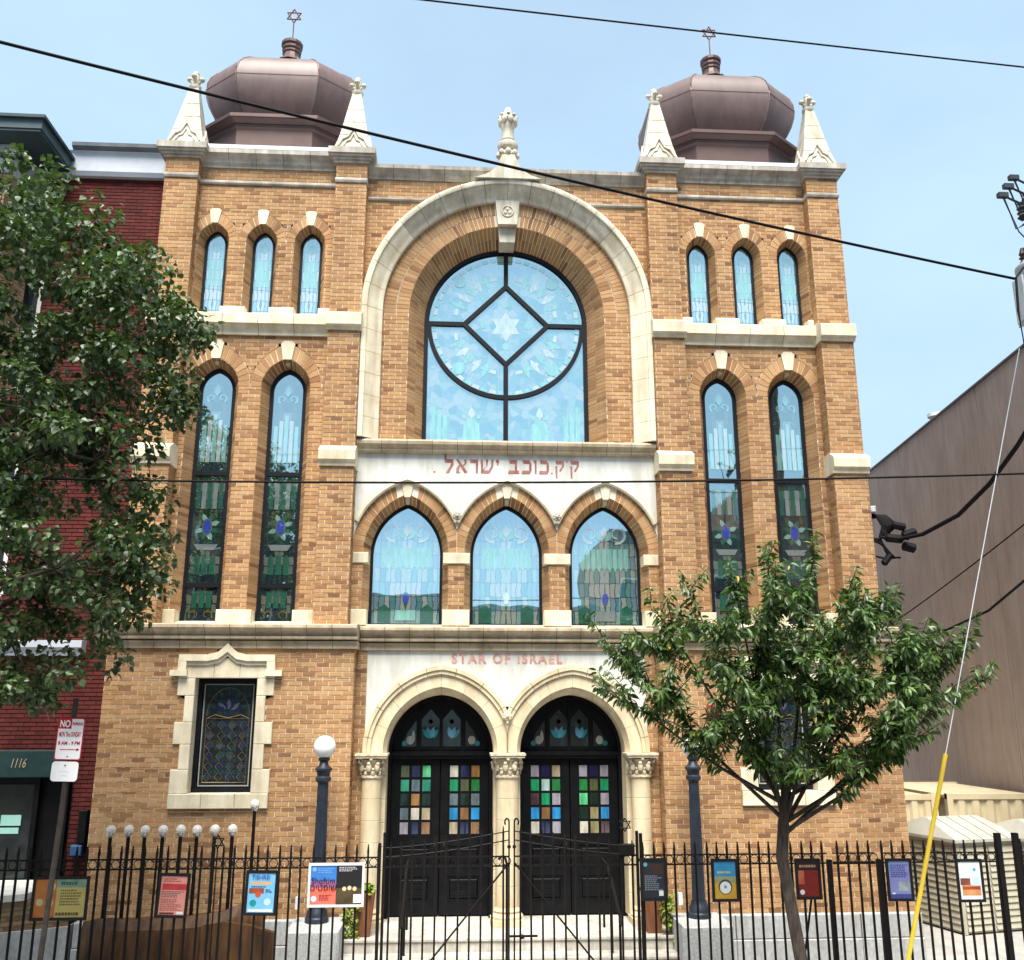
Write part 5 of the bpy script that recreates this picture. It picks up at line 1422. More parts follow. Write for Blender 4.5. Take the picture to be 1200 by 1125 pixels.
# ================================================================== iron fence and gate
FY = -2.6
PS = .1432
pk = MB(); pk.box(-.0125, .0125, -.0125, .0125, 0, 1.93); pk.loft([[(-.015, -.015, 1.93), (.015, -.015, 1.93), (.015, .015, 1.93), (-.015, .015, 1.93)], [(-.006, -.006, 2.035), (.006, -.006, 2.035), (.006, .006, 2.035), (-.006, .006, 2.035)]], True, True)
rg = MB(); rg.tube([(.052 * math.cos(2 * PI * k / 18), 0, .052 * math.sin(2 * PI * k / 18)) for k in range(19)], .0062, 5, cap=False)
PICK = {}
def picket(h):
    k = round(h, 2)
    if k not in PICK:
        me = bpy.data.meshes.new('picket')
        f = [(x, y, z + (k - 2.035 if z > .5 else 0)) for x, y, z in pk.v]
        me.from_pydata(f, [], pk.f); me.materials.append(IRON); PICK[k] = me
    return PICK[k]
ring_me = bpy.data.meshes.new('ring'); ring_me.from_pydata(rg.v, [], rg.f); ring_me.materials.append(IRON)
def fence(x0, x1, label, tilt=0.0, top=2.035, skip=()):
    t = thing('iron_fence', ((x0 + x1) / 2, FY, 0), label, 'fence', 'black iron fences along the pavement')
    MB().box(x0, x1, FY - .008, FY + .008, 1.868, 1.885).build('rail', IRON, t); MB().box(x0, x1, FY - .008, FY + .008, 1.748, 1.765).build('rail', IRON, t); MB().box(x0, x1, FY - .010, FY + .010, .20, .225).build('rail', IRON, t)
    n = int((x1 - x0) / PS)
    for i in range(n + 1):
        x = x0 + i * PS + .01
        jx = random.uniform(-.004, .004)
        place('picket', picket(top), (x + jx, FY, 0), t, (random.uniform(-.004, .004), random.uniform(-.006, .006), 0))
        if i < n: place('ring', ring_me, (x + PS / 2, FY, 1.8165), t)
    return t
f1_ = fence(-8.4, -1.80, 'long black iron picket fence in front of the menorah and red house')
f2_ = fence(1.66, 4.16, 'black iron picket fence between the main gate and the street tree')
f3_ = fence(4.92, 6.50, 'black iron picket fence in front of the synagogue corner and resin shed')
f4_ = fence(6.86, 8.6, 'black iron picket fence end in front of the brown building')
def post(fe, x, h=2.0, r=.028, nm='post'): return MB().box(x - r, x + r, FY - r, FY + r, 0, h).build(nm, IRON, fe)
post(f1_, -1.80, 2.05, .02); post(f2_, 1.65, 2.15, .02); post(f2_, 4.19, 1.80, .03); post(f3_, 4.87, 1.80, .03); post(f3_, 6.55, 2.12, .035); post(f4_, 6.80, 2.12, .035)
# side gate between the tree and the corner
sg_ = thing('side_gate', (4.53, FY, 0), 'narrow black iron side gate behind the street tree trunk', 'gate')
MB().box(4.24, 4.82, FY - .012, FY + .012, 1.74, 1.775).build('top_rail', IRON, sg_); MB().box(4.24, 4.82, FY - .008, FY + .008, 1.872, 1.888).build('rail', IRON, sg_); MB().box(4.24, 4.82, FY - .012, FY + .012, .2, .23).build('bottom_rail', IRON, sg_)
for k in range(4): place('picket', picket(2.035), (4.31 + k * .143, FY, 0), sg_); place('ring', ring_me, (4.31 + k * .143 + .07, FY, 1.82), sg_)
MB().tube([(4.0, FY + .9, 0), (4.0, FY + .02, 1.70)], .016, 6).build('stay', IRON, f2_)
# main gate leaves
for s, lab in ((-1, 'left leaf of the tall black iron entrance gate with diagonal brace'), (1, 'right leaf of the tall black iron entrance gate with diagonal brace')):
    xa, xb = (-1.74, -.105) if s < 0 else (-.035, 1.60)
    t = thing('gate_leaf', ((xa + xb) / 2, FY, 0), lab, 'gate', 'entrance gate leaves')
    def arc(x, base): 
        k = min(1.0, max(0.0, (x - xa) / (xb - xa))); k = k if s < 0 else 1 - k
        return base + .20 * k ** 1.5
    for nm, z in (('rail', 1.875), ('rail', 1.757), ('bottom_rail', .22)): MB().box(xa, xb, FY - .009, FY + .009, z - .009, z + .009).build(nm, IRON, t)
    for b in (1.88, 1.99):
        m = MB(); m.tube([(xa + (xb - xa) * k / 10, FY, arc(xa + (xb - xa) * k / 10, b)) for k in range(11)], .008, 5); m.build('curved_rail', IRON, t)
    n = 11
    for i in range(n):
        x = xa + (xb - xa) * (i + .5) / n
        place('picket', picket(arc(x, 2.06)), (x, FY, 0), t, (0, random.uniform(-.004, .004), 0)); place('ring', ring_me, (x + (xb - xa) / n / 2 * (1 if i < n - 1 else .6), FY, 1.8165), t)
    xs = xb if s < 0 else xa
    m = MB(); m.tube([(xs, FY, 0)] + [(xs, FY, 2.30)] + [(xs + s * .028 * (1 - math.cos(a)), FY, 2.30 + .045 * math.sin(a)) for a in [PI * k / 8 for k in range(1, 11)]], .012, 6); m.build('stile', IRON, t)
    xo = xa if s < 0 else xb
    MB().box(xo - .018, xo + .018, FY - .018, FY + .018, 0, 2.18).build('stile', IRON, t)
    MB().tube([(xs - (-s) * 0, FY - .02, 1.80), (xs + s * 1.33, FY - .02, .26)], .013, 6).build('brace', IRON, t)
    if s < 0:
        MB().tube([(xs - .03, FY - .03, 0), (xs - .03, FY - .03, 1.78), (xs - .05, FY - .03, 1.86), (xs - .10, FY - .03, 1.88), (xs - .14, FY - .03, 1.84)], .017, 8).build('drop_bolt', IRON, t)
    else:
        MB().box(xs - .06, xs + .30, FY - .04, FY - .015, .90, .925).build('latch_bar', IRON, t); MB().sphere((xs + .10, FY - .05, .91), .03, 8, 6).build('padlock', IRON, t)
        MB().cbox(1.36, 1.56, FY - .05, FY + .02, 1.88, 2.02, .01).build('lock_box', IRON, t)
        hexagram((1.44, FY - .02, 2.26), .085, .008).build('star_ornament', IRON, t)
    MB().sphere((xs, FY, 1.995), .026, 8, 6).build('collar', IRON, t)
so = thing('star_ornament', (-3.885, FY, 1.9), 'small black iron six pointed star on the fence above the red poster', 'ornament')
hexagram((-3.885, FY - .03, 2.085), .085, .009).build('star', IRON, so); MB().tube([(-3.885, FY - .03, .3), (-3.885, FY - .03, 2.0)], .009, 6).build('stem', IRON, so)

# ================================================================== posters on the fence
FRM = pmat('black_poster_frame', (.006, .006, .008), (.012, .012, .014), rough=.35, bump=0)
def flat(name, c, c2=None, sc=6, st=(1, 1, 1)): return pmat('print_' + name, c, c2 or c, scale=sc, rough=.45, bump=0, stretch=st, lo=.3, hi=.7)
def poster(x0, x1, z0, z1, label, pieces, frame=FRM, fw=.035, sheet_c=('white', (.7, .7, .7)), tilt=0.0):
    """pieces: (u0,u1,v0,v1,colour name,colour[,colour2]) in the sheet's own 0-1 frame, v up"""
    y = FY - .05; cx, cz = (x0 + x1) / 2, z0
    t = thing('poster', (cx, y, z0), label, 'poster', 'framed posters hung on the fence')
    t.rotation_euler = (0, tilt, 0)
    MB().band([(x0, z0), (x1, z0), (x1, z1), (x0, z1)], [(x0 + fw, z0 + fw), (x1 - fw, z0 + fw), (x1 - fw, z1 - fw), (x0 + fw, z1 - fw)], y - .012, y + .012, closed=True).build('frame', frame, t)
    sh = MB().box(x0 + fw * .6, x1 - fw * .6, y - .002, y + .008, z0 + fw * .6, z1 - fw * .6).build('sheet', flat(*sheet_c), t)
    a, b, c, d = x0 + fw, x1 - fw, z0 + fw, z1 - fw
    for k, pc_ in enumerate(pieces):
        u0, u1, v0, v1, nm, cc = pc_[:6]
        X0, X1, Z0, Z1 = a + (b - a) * u0, a + (b - a) * u1, c + (d - c) * v0, c + (d - c) * v1
        m = MB(); yy = y - .0028 - .0005 * k
        if len(pc_) > 7 and pc_[7] == 'o': m.prism_y(ell((X0 + X1) / 2, (Z0 + Z1) / 2, (X1 - X0) / 2, (X1 - X0) / 2), yy, y - .002)
        elif len(pc_) > 7 and pc_[7] == 't':
            n = pc_[8]; r_ = random.Random(k)
            for q in range(n):
                zz = Z1 - (Z1 - Z0) * (q + .5) / n; hh = (Z1 - Z0) / n * .28; xx = X0
                end = X0 + (X1 - X0) * r_.uniform(.6, 1)
                while xx < end:
                    wv = r_.uniform(.012, .035); m.box(xx, min(xx + wv, end), yy, y - .002, zz - hh, zz + hh); xx += wv + .008
        else: m.box(X0, X1, yy, y - .002, Z0, Z1)
        m.build('print', flat(nm, cc, pc_[6] if len(pc_) > 6 else None), sh, kind='stuff' if len(pc_) > 7 and pc_[7] == 't' else None)
    return t, sh, (a, b, c, d, y)
W = (.72, .72, .70)
poster(-6.15, -5.45, 1.17, 1.69, 'orange and yellow landscape poster on the fence beside the sign pole', [(0, .42, 0, 1, 'orange', (.42, .12, .02), (.52, .20, .05)), (.42, 1, 0, 1, 'straw', (.50, .38, .10), (.58, .48, .18)), (.42, 1, .78, 1, 'seagreen', (.08, .24, .20), (.35, .40, .24)), (.5, .95, .82, .96, 'deepteal', (.02, .10, .10), None, 't', 1), (.5, .95, .30, .74, 'olive', (.16, .15, .05), None, 't', 6), (.44, .98, .02, .16, 'umber', (.12, .07, .02), None, 't', 1), (.04, .18, .3, .5, 'sand', (.55, .44, .25), None, 'o'), (.22, .38, .26, .5, 'sand', (.55, .44, .25), None, 'o'), (.24, .40, .72, .9, 'sand', (.55, .44, .25), None, 'o')])
poster(-4.605, -4.21, 1.185, 1.715, 'salmon red portrait poster with text lines on the fence by the menorah', [(0, 1, 0, 1, 'salmon', (.62, .22, .18), (.68, .30, .25)), (.06, 1, .64, .80, 'crimson', (.40, .02, .03), (.5, .05, .05)), (.06, .94, .44, .62, 'greyink', (.14, .09, .09), None, 't', 4), (.06, .9, .1, .42, 'darksalmon', (.34, .09, .07), None, 't', 7), (.1, .8, .84, .95, 'darksalmon', (.34, .09, .07), None, 't', 2), (.70, .96, .02, .09, 'white', W), (.06, .6, .02, .06, 'maroon', (.12, .02, .02))], tilt=.035)
t, sh, q = poster(-3.50, -3.09, 1.20, 1.74, 'light blue portrait poster with a food picture on the fence', [(0, 1, 0, 1, 'sky', (.12, .40, .66), (.20, .48, .72)), (.12, .85, .70, .78, 'peach', (.60, .34, .16)), (.05, .6, .48, .62, 'foodbrown', (.05, .025, .02), (.45, .10, .04)), (.28, .5, .42, .5, 'tomato', (.5, .07, .03), None, 'o'), (.10, .34, .18, .30, 'tealdot', (.01, .24, .24), None, 'o'), (.62, .88, .2, .34, 'paledot', (.45, .58, .75), None, 'o'), (.05, .95, .02, .08, 'white', W), (.12, .85, .63, .68, 'navyink', (.02, .05, .2), None, 't', 1), (.66, .92, .5, .6, 'navyink', (.02, .05, .2), None, 't', 2)], tilt=.02)
letters('print', 'TISHREI', .075, (q[0] + .155, q[4] - .012, q[3] - .05), flat('blueink', (.01, .04, .30)), sh, .002, width=.23)
WF = pmat('white_metal_frame', (.62, .64, .66), (.70, .72, .74), rough=.4, bump=0)
t, sh, q = poster(-2.70, -1.98, 1.29, 1.82, 'white framed double poster, blue and red beside black, by the lamp post', [(0, .5, 0, 1, 'coral', (.66, .12, .08), (.70, .16, .11)), (0, .5, .56, 1, 'royal', (.03, .14, .46), (.05, .18, .5)), (0, .5, .44, .60, 'violet', (.22, .10, .30), (.40, .12, .22)), (.02, .13, .06, .24, 'paledot', (.45, .58, .75), None, 'o'), (.03, .11, .85, .96, 'lightblue', (.15, .4, .65), None, 'o'), (.18, .47, .10, .26, 'maroonink', (.25, .03, .03), None, 't', 4), (.14, .47, .80, .94, 'paleink', (.12, .3, .6), None, 't', 3), (.5, 1, 0, 1, 'black', (.012, .012, .014)), (.5, 1, .0, .42, 'darkbronze', (.03, .022, .012), (.10, .07, .03)), (.62, .70, .34, .46, 'flame', (.62, .50, .30), None, 'o'), (.72, .80, .36, .48, 'flame', (.62, .50, .30), None, 'o'), (.82, .90, .34, .46, 'flame', (.62, .50, .30), None, 'o'), (.55, .96, .84, .97, 'greytext', (.4, .4, .42), None, 't', 3), (.84, .99, .04, .26, 'white', W)], WF, .03)
letters('print', 'Shoftim', .105, (q[0] + .165, q[4] - .014, q[2] + .285), FRM, sh, .002, width=.30)
heb_m = text_mesh('םיטפוש', .11, .002); heb_m.materials.append(FRM); place('print', heb_m, (q[0] + .165, q[4] - .0145, q[2] + .205), sh)
poster(1.62, 1.98, 1.32, 1.845, 'black portrait notice with grey text on the fence right of the gate', [(0, 1, 0, 1, 'slateblack', (.012, .016, .024), (.02, .024, .034)), (.04, .22, .85, .96, 'bluedot', (.10, .32, .45), None, 'o'), (.25, .95, .64, .92, 'russet', (.06, .02, .012), (.02, .02, .024)), (.08, .92, .2, .62, 'greyline', (.16, .18, .22), None, 't', 8), (.72, .92, .06, .2, 'white', W)], sheet_c=('greyedge', (.2, .2, .22)))
t, sh, q = poster(2.57, 2.93, 1.30, 1.83, 'blue and yellow portrait poster with white dial near the right lamp post', [(0, 1, 0, 1, 'marigold', (.50, .28, .02), (.60, .36, .05)), (0, 1, .52, 1, 'azure', (.02, .20, .42), (.05, .28, .50)), (0, 1, .44, .60, 'sage', (.20, .26, .16), (.32, .32, .14)), (.18, .82, .22, .42, 'graphite', (.05, .06, .06), None, 'o'), (.24, .76, .2, .4, 'white', W, None, 'o'), (.43, .57, .28, .36, 'bluedot', (.10, .32, .45), None, 'o'), (.15, .8, .66, .76, 'paleyellow', (.45, .44, .20), None, 't', 1)])
poster(3.70, 4.045, 1.315, 1.825, 'dark red portrait poster on the fence behind the tree trunk', [(0, 1, 0, 1, 'oxblood', (.15, .008, .006), (.2, .015, .01)), (0, 1, .74, 1, 'espresso', (.018, .010, .008)), (.08, .92, .80, .92, 'rosegold', (.40, .20, .14), None, 't', 1), (0, .3, .35, .74, 'scarlet', (.36, .02, .015), (.5, .2, .08)), (.05, .28, .06, .2, 'white', W, None, 'o')])
poster(4.935, 5.29, 1.28, 1.815, 'violet blue portrait poster on the fence before the granite base', [(0, 1, 0, 1, 'periwinkle', (.16, .18, .42), (.22, .24, .48)), (.05, .2, .85, .95, 'bluedot', (.10, .32, .45), None, 'o'), (.1, .95, .56, .92, 'indigoink', (.03, .04, .20), None, 't', 7), (.42, .98, .2, .46, 'greyphoto', (.10, .14, .16), (.38, .44, .46)), (.08, .26, .05, .17, 'white', W, None, 'o'), (0, 1, 0, .12, 'deepindigo', (.05, .06, .22))])
poster(5.895, 6.265, 1.26, 1.80, 'white portrait poster with a sandwich picture on the fence before the resin shed', [(0, 1, 0, 1, 'icewhite', (.62, .70, .72), (.70, .74, .75)), (.1, .95, .1, .38, 'bun', (.50, .12, .04), (.62, .34, .14)), (.12, .92, .26, .34, 'pastrami', (.12, .02, .01), (.5, .08, .03)), (.05, .5, .38, .56, 'onion', (.06, .03, .025), (.34, .10, .07)), (.6, .9, .36, .6, 'cup', (.40, .56, .70), (.55, .66, .74)), (.66, .8, .74, .84, 'bluedot', (.10, .32, .45), None, 'o')])

# ================================================================== street sign
sg = thing('street_sign', (-5.02, -5.2, 0), 'leaning red and white no parking sign on a dark metal pole', 'street sign')
PD = pmat('dark_pole_metal', (.022, .016, .014), (.045, .034, .030), scale=10, rough=.6, bump=.1)
MB().tube([(-5.03, -5.16, 0), (-4.985, -5.16, 2.6), (-4.985, -5.16, 3.86)], .030, 8).build('pole', PD, sg)
SW = pmat('sign_white', (.70, .70, .72), (.78, .78, .80), scale=3, rough=.35, bump=0); SR = pmat('sign_red', (.42, .012, .03), (.48, .02, .04), rough=.35, bump=0)
def rrect(cx, cz, w_, h_, r, n=5):
    P = []
    for (sx, sz, a0) in ((1, 1, 0), (-1, 1, PI / 2), (-1, -1, PI), (1, -1, 1.5 * PI)):
        for k in range(n + 1):
            a = a0 + PI / 2 * k / n; P.append((cx + sx * (w_ / 2 - r) + r * math.cos(a), cz + sz * (h_ / 2 - r) + r * math.sin(a)))
    return P
cx, cz, yy = -4.985, 3.44, -5.20
pl1 = MB().prism_y(rrect(cx, cz, .275, .43, .025), yy, yy + .004).build('plate', SR, sg)
MB().prism_y(rrect(cx, cz, .255, .41, .02), yy - .0015, yy).build('face', SW, pl1)
MB().prism_y([(cx - .1275, cz + .205), (cx + .005, cz + .205), (cx + .005, cz + .105), (cx - .1275, cz + .105)], yy - .003, yy - .001).build('red_field', SR, pl1)
letters('lettering', 'NO', .10, (cx - .061, yy - .005, cz + .152), SW, pl1, .002, width=.105, bold=.003)
letters('lettering', 'PARKING', .045, (cx + .067, yy - .003, cz + .155), SR, pl1, .002, width=.108, bold=.001)
letters('lettering', 'MON Thru SUNDAY', .07, (cx, yy - .003, cz + .045), SR, pl1, .002, width=.225, bold=.001)
letters('lettering', '8 AM - 9 PM', .052, (cx, yy - .003, cz - .045), SR, pl1, .002, width=.225, bold=.001)
MB().box(cx - .085, cx + .085, yy - .003, yy - .001, cz - .112, cz - .104).build('arrow_bar', SR, pl1)
MB().prism_y([(cx + .085, cz - .09), (cx + .115, cz - .108), (cx + .085, cz - .126)], yy - .003, yy - .001).build('arrow_head', SR, pl1)
MB().lathe((0, 0, 0), [(.009, 0), (.009, .006), (.0, .006)], 8).build('bolt', PD, pl1, origin=(0, 0, 0)).location = Vector((cx, yy - .002, cz - .18)) - WL[pl1.name]
pl2 = MB().prism_y(rrect(cx - .01, cz - .33, .275, .20, .035), yy, yy + .004).build('small_plate', SW, sg)
MB().tube([(cx - .01, yy - .004, cz - .27), (cx - .01, yy + .02, cz - .27)], .008, 6).build('bolt', PD, pl2)
for k, zz in enumerate((-.33, -.37)): MB().box(cx - .06 + .02 * k, cx + .03 - .02 * k, yy - .002, yy, cz + zz - .004, cz + zz + .004).build('faded_print', ZINC, pl2)
sg.rotation_euler = (0, R(1.2), 0)

# ================================================================== utility pole, transformer, wires
WOODP = pmat('creosote_wood', (.06, .042, .03), (.11, .08, .058), scale=6, rough=.9, bump=.3, stretch=(6, 6, .4))
CABLE = pmat('black_cable', (.004, .0035, .005), (.008, .006, .008), rough=.7, bump=0, spec=.15)
PXX, PYY = 6.95, -5.45
up_ = thing('utility_pole', (PXX, PYY, 0), 'wooden utility pole with grey transformer and insulator arm by the brown building', 'utility pole')
MB().tube([(PXX, PYY, 0), (PXX, PYY, 12.6)], [.17, .12], 14).build('pole', WOODP, up_)
TR = pmat('grey_transformer_paint', (.38, .42, .44), (.48, .52, .54), rough=.45, bump=.03)
tr = MB().lathe((6.16, PYY - .25, 0), [(.20, 8.16), (.235, 8.20), (.235, 8.92), (.25, 8.94), (.25, 8.98), (.20, 9.04), (.0, 9.08)], 20).build('transformer', TR, up_, smooth=True)
for k in range(4):
    a = PI + k * .5 - .9
    MB().box(-.012, .012, -.05, .05, 0, .55).build('cooling_fin', TR, tr).location = Vector((6.16 + .26 * math.cos(a), PYY - .25 + .26 * math.sin(a), 8.28)) - WL[tr.name]
for dx, dz in ((-.18, 0), (.02, .03)): MB().lathe((6.16 + dx, PYY - .28, 9.0 + dz), [(.05, 0), (.03, .05), (.055, .07), (.03, .09), (.05, .12), (.025, .2), (.0, .21)], 10).build('bushing', pmat('brown_porcelain', (.05, .03, .025), rough=.3, bump=0), tr)
arm = MB().tube([(5.86, PYY - .55, 9.46), (6.95, PYY + .25, 10.6)], .05, 6).build('cross_arm', pmat('dark_arm', (.03, .03, .035), (.05, .05, .055), rough=.7), up_)
PORC = pmat('dark_porcelain', (.025, .028, .035), (.05, .055, .062), rough=.35, bump=0)
for k in range(3):
    bx_, by_, bz_ = 5.90 + .22 * k, PYY - .5 + .2 * k, 9.46 + .25 * k
    m = MB(); m.lathe((bx_, by_, bz_), [(.03, .0), (.065, .03), (.03, .06), (.065, .09), (.03, .12), (.065, .15), (.03, .18), (.05, .22), (.0, .24)], 10); m.build('insulator', PORC, arm)
    m = MB(); m.tube([(bx_ - .02, by_, bz_ + .22), (bx_ - .24, by_ - .03, bz_ + .30), (bx_ - .12, by_ - .03, bz_ - .14), (bx_, by_, bz_ - .06)], .016, 6); m.box(bx_ - .30, bx_ - .18, by_ - .06, by_, bz_ + .27, bz_ + .33); m.build('cutout', PORC, arm)
MB().tube([(5.80, PYY - .5, 9.36), (5.82, PYY - .5, 9.30), (5.95, PYY - .4, 9.28), (6.12, PYY - .3, 9.22)], .008, 5).build('jumper', CABLE, up_)
MB().tube([(5.95, PYY - .42, 8.80), (5.85, PYY - .45, 8.86), (5.73, PYY - .46, 8.72), (5.70, PYY - .46, 8.3), (5.72, PYY - .46, 7.75), (5.75, PYY - .46, 7.62), (5.95, PYY - .4, 7.60), (6.3, PYY - .3, 7.72)], .014, 6).build('jumper', CABLE, up_)
def sagline(a, b, sag, n=24):
    a, b = Vector(a), Vector(b)
    return [tuple(a.lerp(b, k / n) - Vector((0, 0, sag * 4 * (k / n) * (1 - k / n)))) for k in range(n + 1)]
def wire(name, pts, r, label, cat='cable', mat=CABLE):
    o = MB().tube(pts, r, 6).build(name, mat, None); props(o, label, cat, 'overhead lines')
    return o
def beyond(a, b, t): return Vector(a) + (Vector(b) - Vector(a)) * t
wire('overhead_cable', sagline(beyond((6.15, -5.45, 8.92), (-5.1, -8.1, 9.84), 1.5), (6.2, -5.45, 8.9), .16), .016, 'thick black overhead cable crossing in front of both domes')
wire('overhead_cable', sagline((-9.3, -8.74, 10.5), (9.0, -6.97, 10.5), .03), .009, 'thin overhead wire in the sky over the right dome')
wire('overhead_cable', sagline((-9, -5.5, 6.25), (6.5, -5.45, 6.47), .14), .0125, 'level black cable across the Hebrew inscription band')
# service bundle on the corner of the synagogue
sb = thing('cable_bundle', (6.3, -.1, 6.2), 'tangled black service cables and splices at the corner of the synagogue', 'cable bundle')
A0 = (6.30, -.12, 6.70)
for k in range(7):
    r_ = random.Random(k)
    ex = (6.62 + .06 * k * .6, -.25 - .03 * k, 6.62 - .05 * r_.random())
    MB().tube([(6.30, -.1, 7.12 - .02 * k), (6.42 + .03 * k, -.15, 7.05), (6.50 + .035 * k, -.2 - .02 * k, 6.85), (6.42 + .02 * k, -.22, 6.66), ex], .022, 6).build('cable', CABLE, sb)
for k in range(4):
    r_ = random.Random(40 + k)
    MB().tube([(6.28, -.1, 6.66), (6.45, -.2, 6.62 - .03 * k), (6.50 + .05 * k, -.22, 6.42 - .04 * k), (6.58 + .06 * k, -.2, 6.30), (6.42 + .05 * k, -.18, 6.24 + .02 * k), (6.27, -.12, 6.26 + .05 * k)][:4 + k % 3], .020, 6).build('cable', CABLE, sb)
for (a, b, r) in (((6.62, -.3, 6.86), (6.84, -.34, 6.80), .07), ((6.78, -.3, 6.66), (7.02, -.34, 6.74), .075), ((6.78, -.28, 6.50), (7.0, -.3, 6.44), .085), ((6.50, -.25, 6.64), (6.80, -.3, 6.60), .075), ((6.45, -.2, 6.18), (6.60, -.2, 6.36), .06)):
    MB().tube([a, tuple(Vector(a).lerp(Vector(b), .1)), tuple(Vector(a).lerp(Vector(b), .9)), b], [r * .5, r, r, r * .5], 8).build('splice', CABLE, sb)
MB().cbox(6.27, 6.40, -.25, -.05, 7.08, 7.20, .02).build('weatherhead', TR, sb)
wire('service_drop', [(6.70, -.3, 6.60), (6.95, -.7, 6.62), (7.15, -1.5, 6.78), (7.25, -2.3, 7.1), (7.2, -3.2, 7.45), (6.95, -4.4, 7.8), (6.65, -5.4, 8.15)], .036, 'thick service cable sweeping from the synagogue corner to the pole')
wire('service_drop', [(7.0, .6, 5.0), (7.35, -.4, 5.06), (7.4, -1.6, 5.25), (7.2, -3.0, 5.55), (6.65, -5.4, 6.1)], .020, 'lower black service cable in front of the brown wall', )
wire('service_drop', sagline((6.9, .9, 5.2), (6.65, -5.4, 6.5), .05), .010, 'thin slack wire above the lower service cable')
# guy wire with yellow guard
gw = thing('guy_wire', (4.35, -4.3, 0), 'steel guy wire with a bright yellow guard leaning over the fence', 'guy wire')
g0, g1 = Vector((4.08, -4.3, 0)), Vector((6.25, -5.0, 8.2))
YEL = pmat('yellow_plastic', (.66, .46, .03), (.74, .54, .06), rough=.4, bump=0)
MB().tube([g0, g0.lerp(g1, 1.0)], .006, 6).build('wire', ZINC, gw)
MB().tube([g0.lerp(g1, .02), g0.lerp(g1, .395)], .025, 10).build('guard', YEL, gw)
MB().tube([g0 + Vector((0, 0, -.01)), g0 + Vector((.03, 0, .12))], .03, 8).build('anchor', IRON, gw)

# ================================================================== trees
BARK = pmat('bark', (.030, .022, .018), (.085, .065, .052), scale=9, rough=.95, bump=.6, bscale=30, stretch=(3, 3, .7))
def leaf_mat(name, stops, rough=.42):
    m = tint_mat(name, stops, rough=rough, grime=.15, gscale=1.2)
    n = m.node_tree; p = n.nodes['Principled BSDF']; o = n.nodes['Material Output']
    p.inputs['Specular IOR Level'].default_value = .6
    tl = n.nodes.new('ShaderNodeBsdfTranslucent')
    src = p.inputs['Base Color'].links[0].from_socket
    hs = n.nodes.new('ShaderNodeMix'); hs.data_type = 'RGBA'; hs.blend_type = 'MULTIPLY'; hs.inputs['Factor'].default_value = 1; hs.inputs['B'].default_value = (1.3, 1.5, .5, 1)
    n.links.new(src, hs.inputs['A']); n.links.new(hs.outputs['Result'], tl.inputs['Color'])
    mi = n.nodes.new('ShaderNodeMixShader'); mi.inputs['Fac'].default_value = .22
    n.links.new(p.outputs[0], mi.inputs[1]); n.links.new(tl.outputs[0], mi.inputs[2]); n.links.new(mi.outputs[0], o.inputs['Surface'])
    return m
LEAF1 = leaf_mat('linden_leaf', [(0, (.024, .046, .015)), (.5, (.055, .095, .030)), (.85, (.11, .165, .06)), (1, (.22, .29, .13))])
LEAF2 = leaf_mat('cherry_leaf', [(0, (.022, .048, .011)), (.45, (.052, .105, .020)), (.8, (.10, .175, .034)), (.965, (.17, .25, .05)), (1, (.42, .27, .03))])

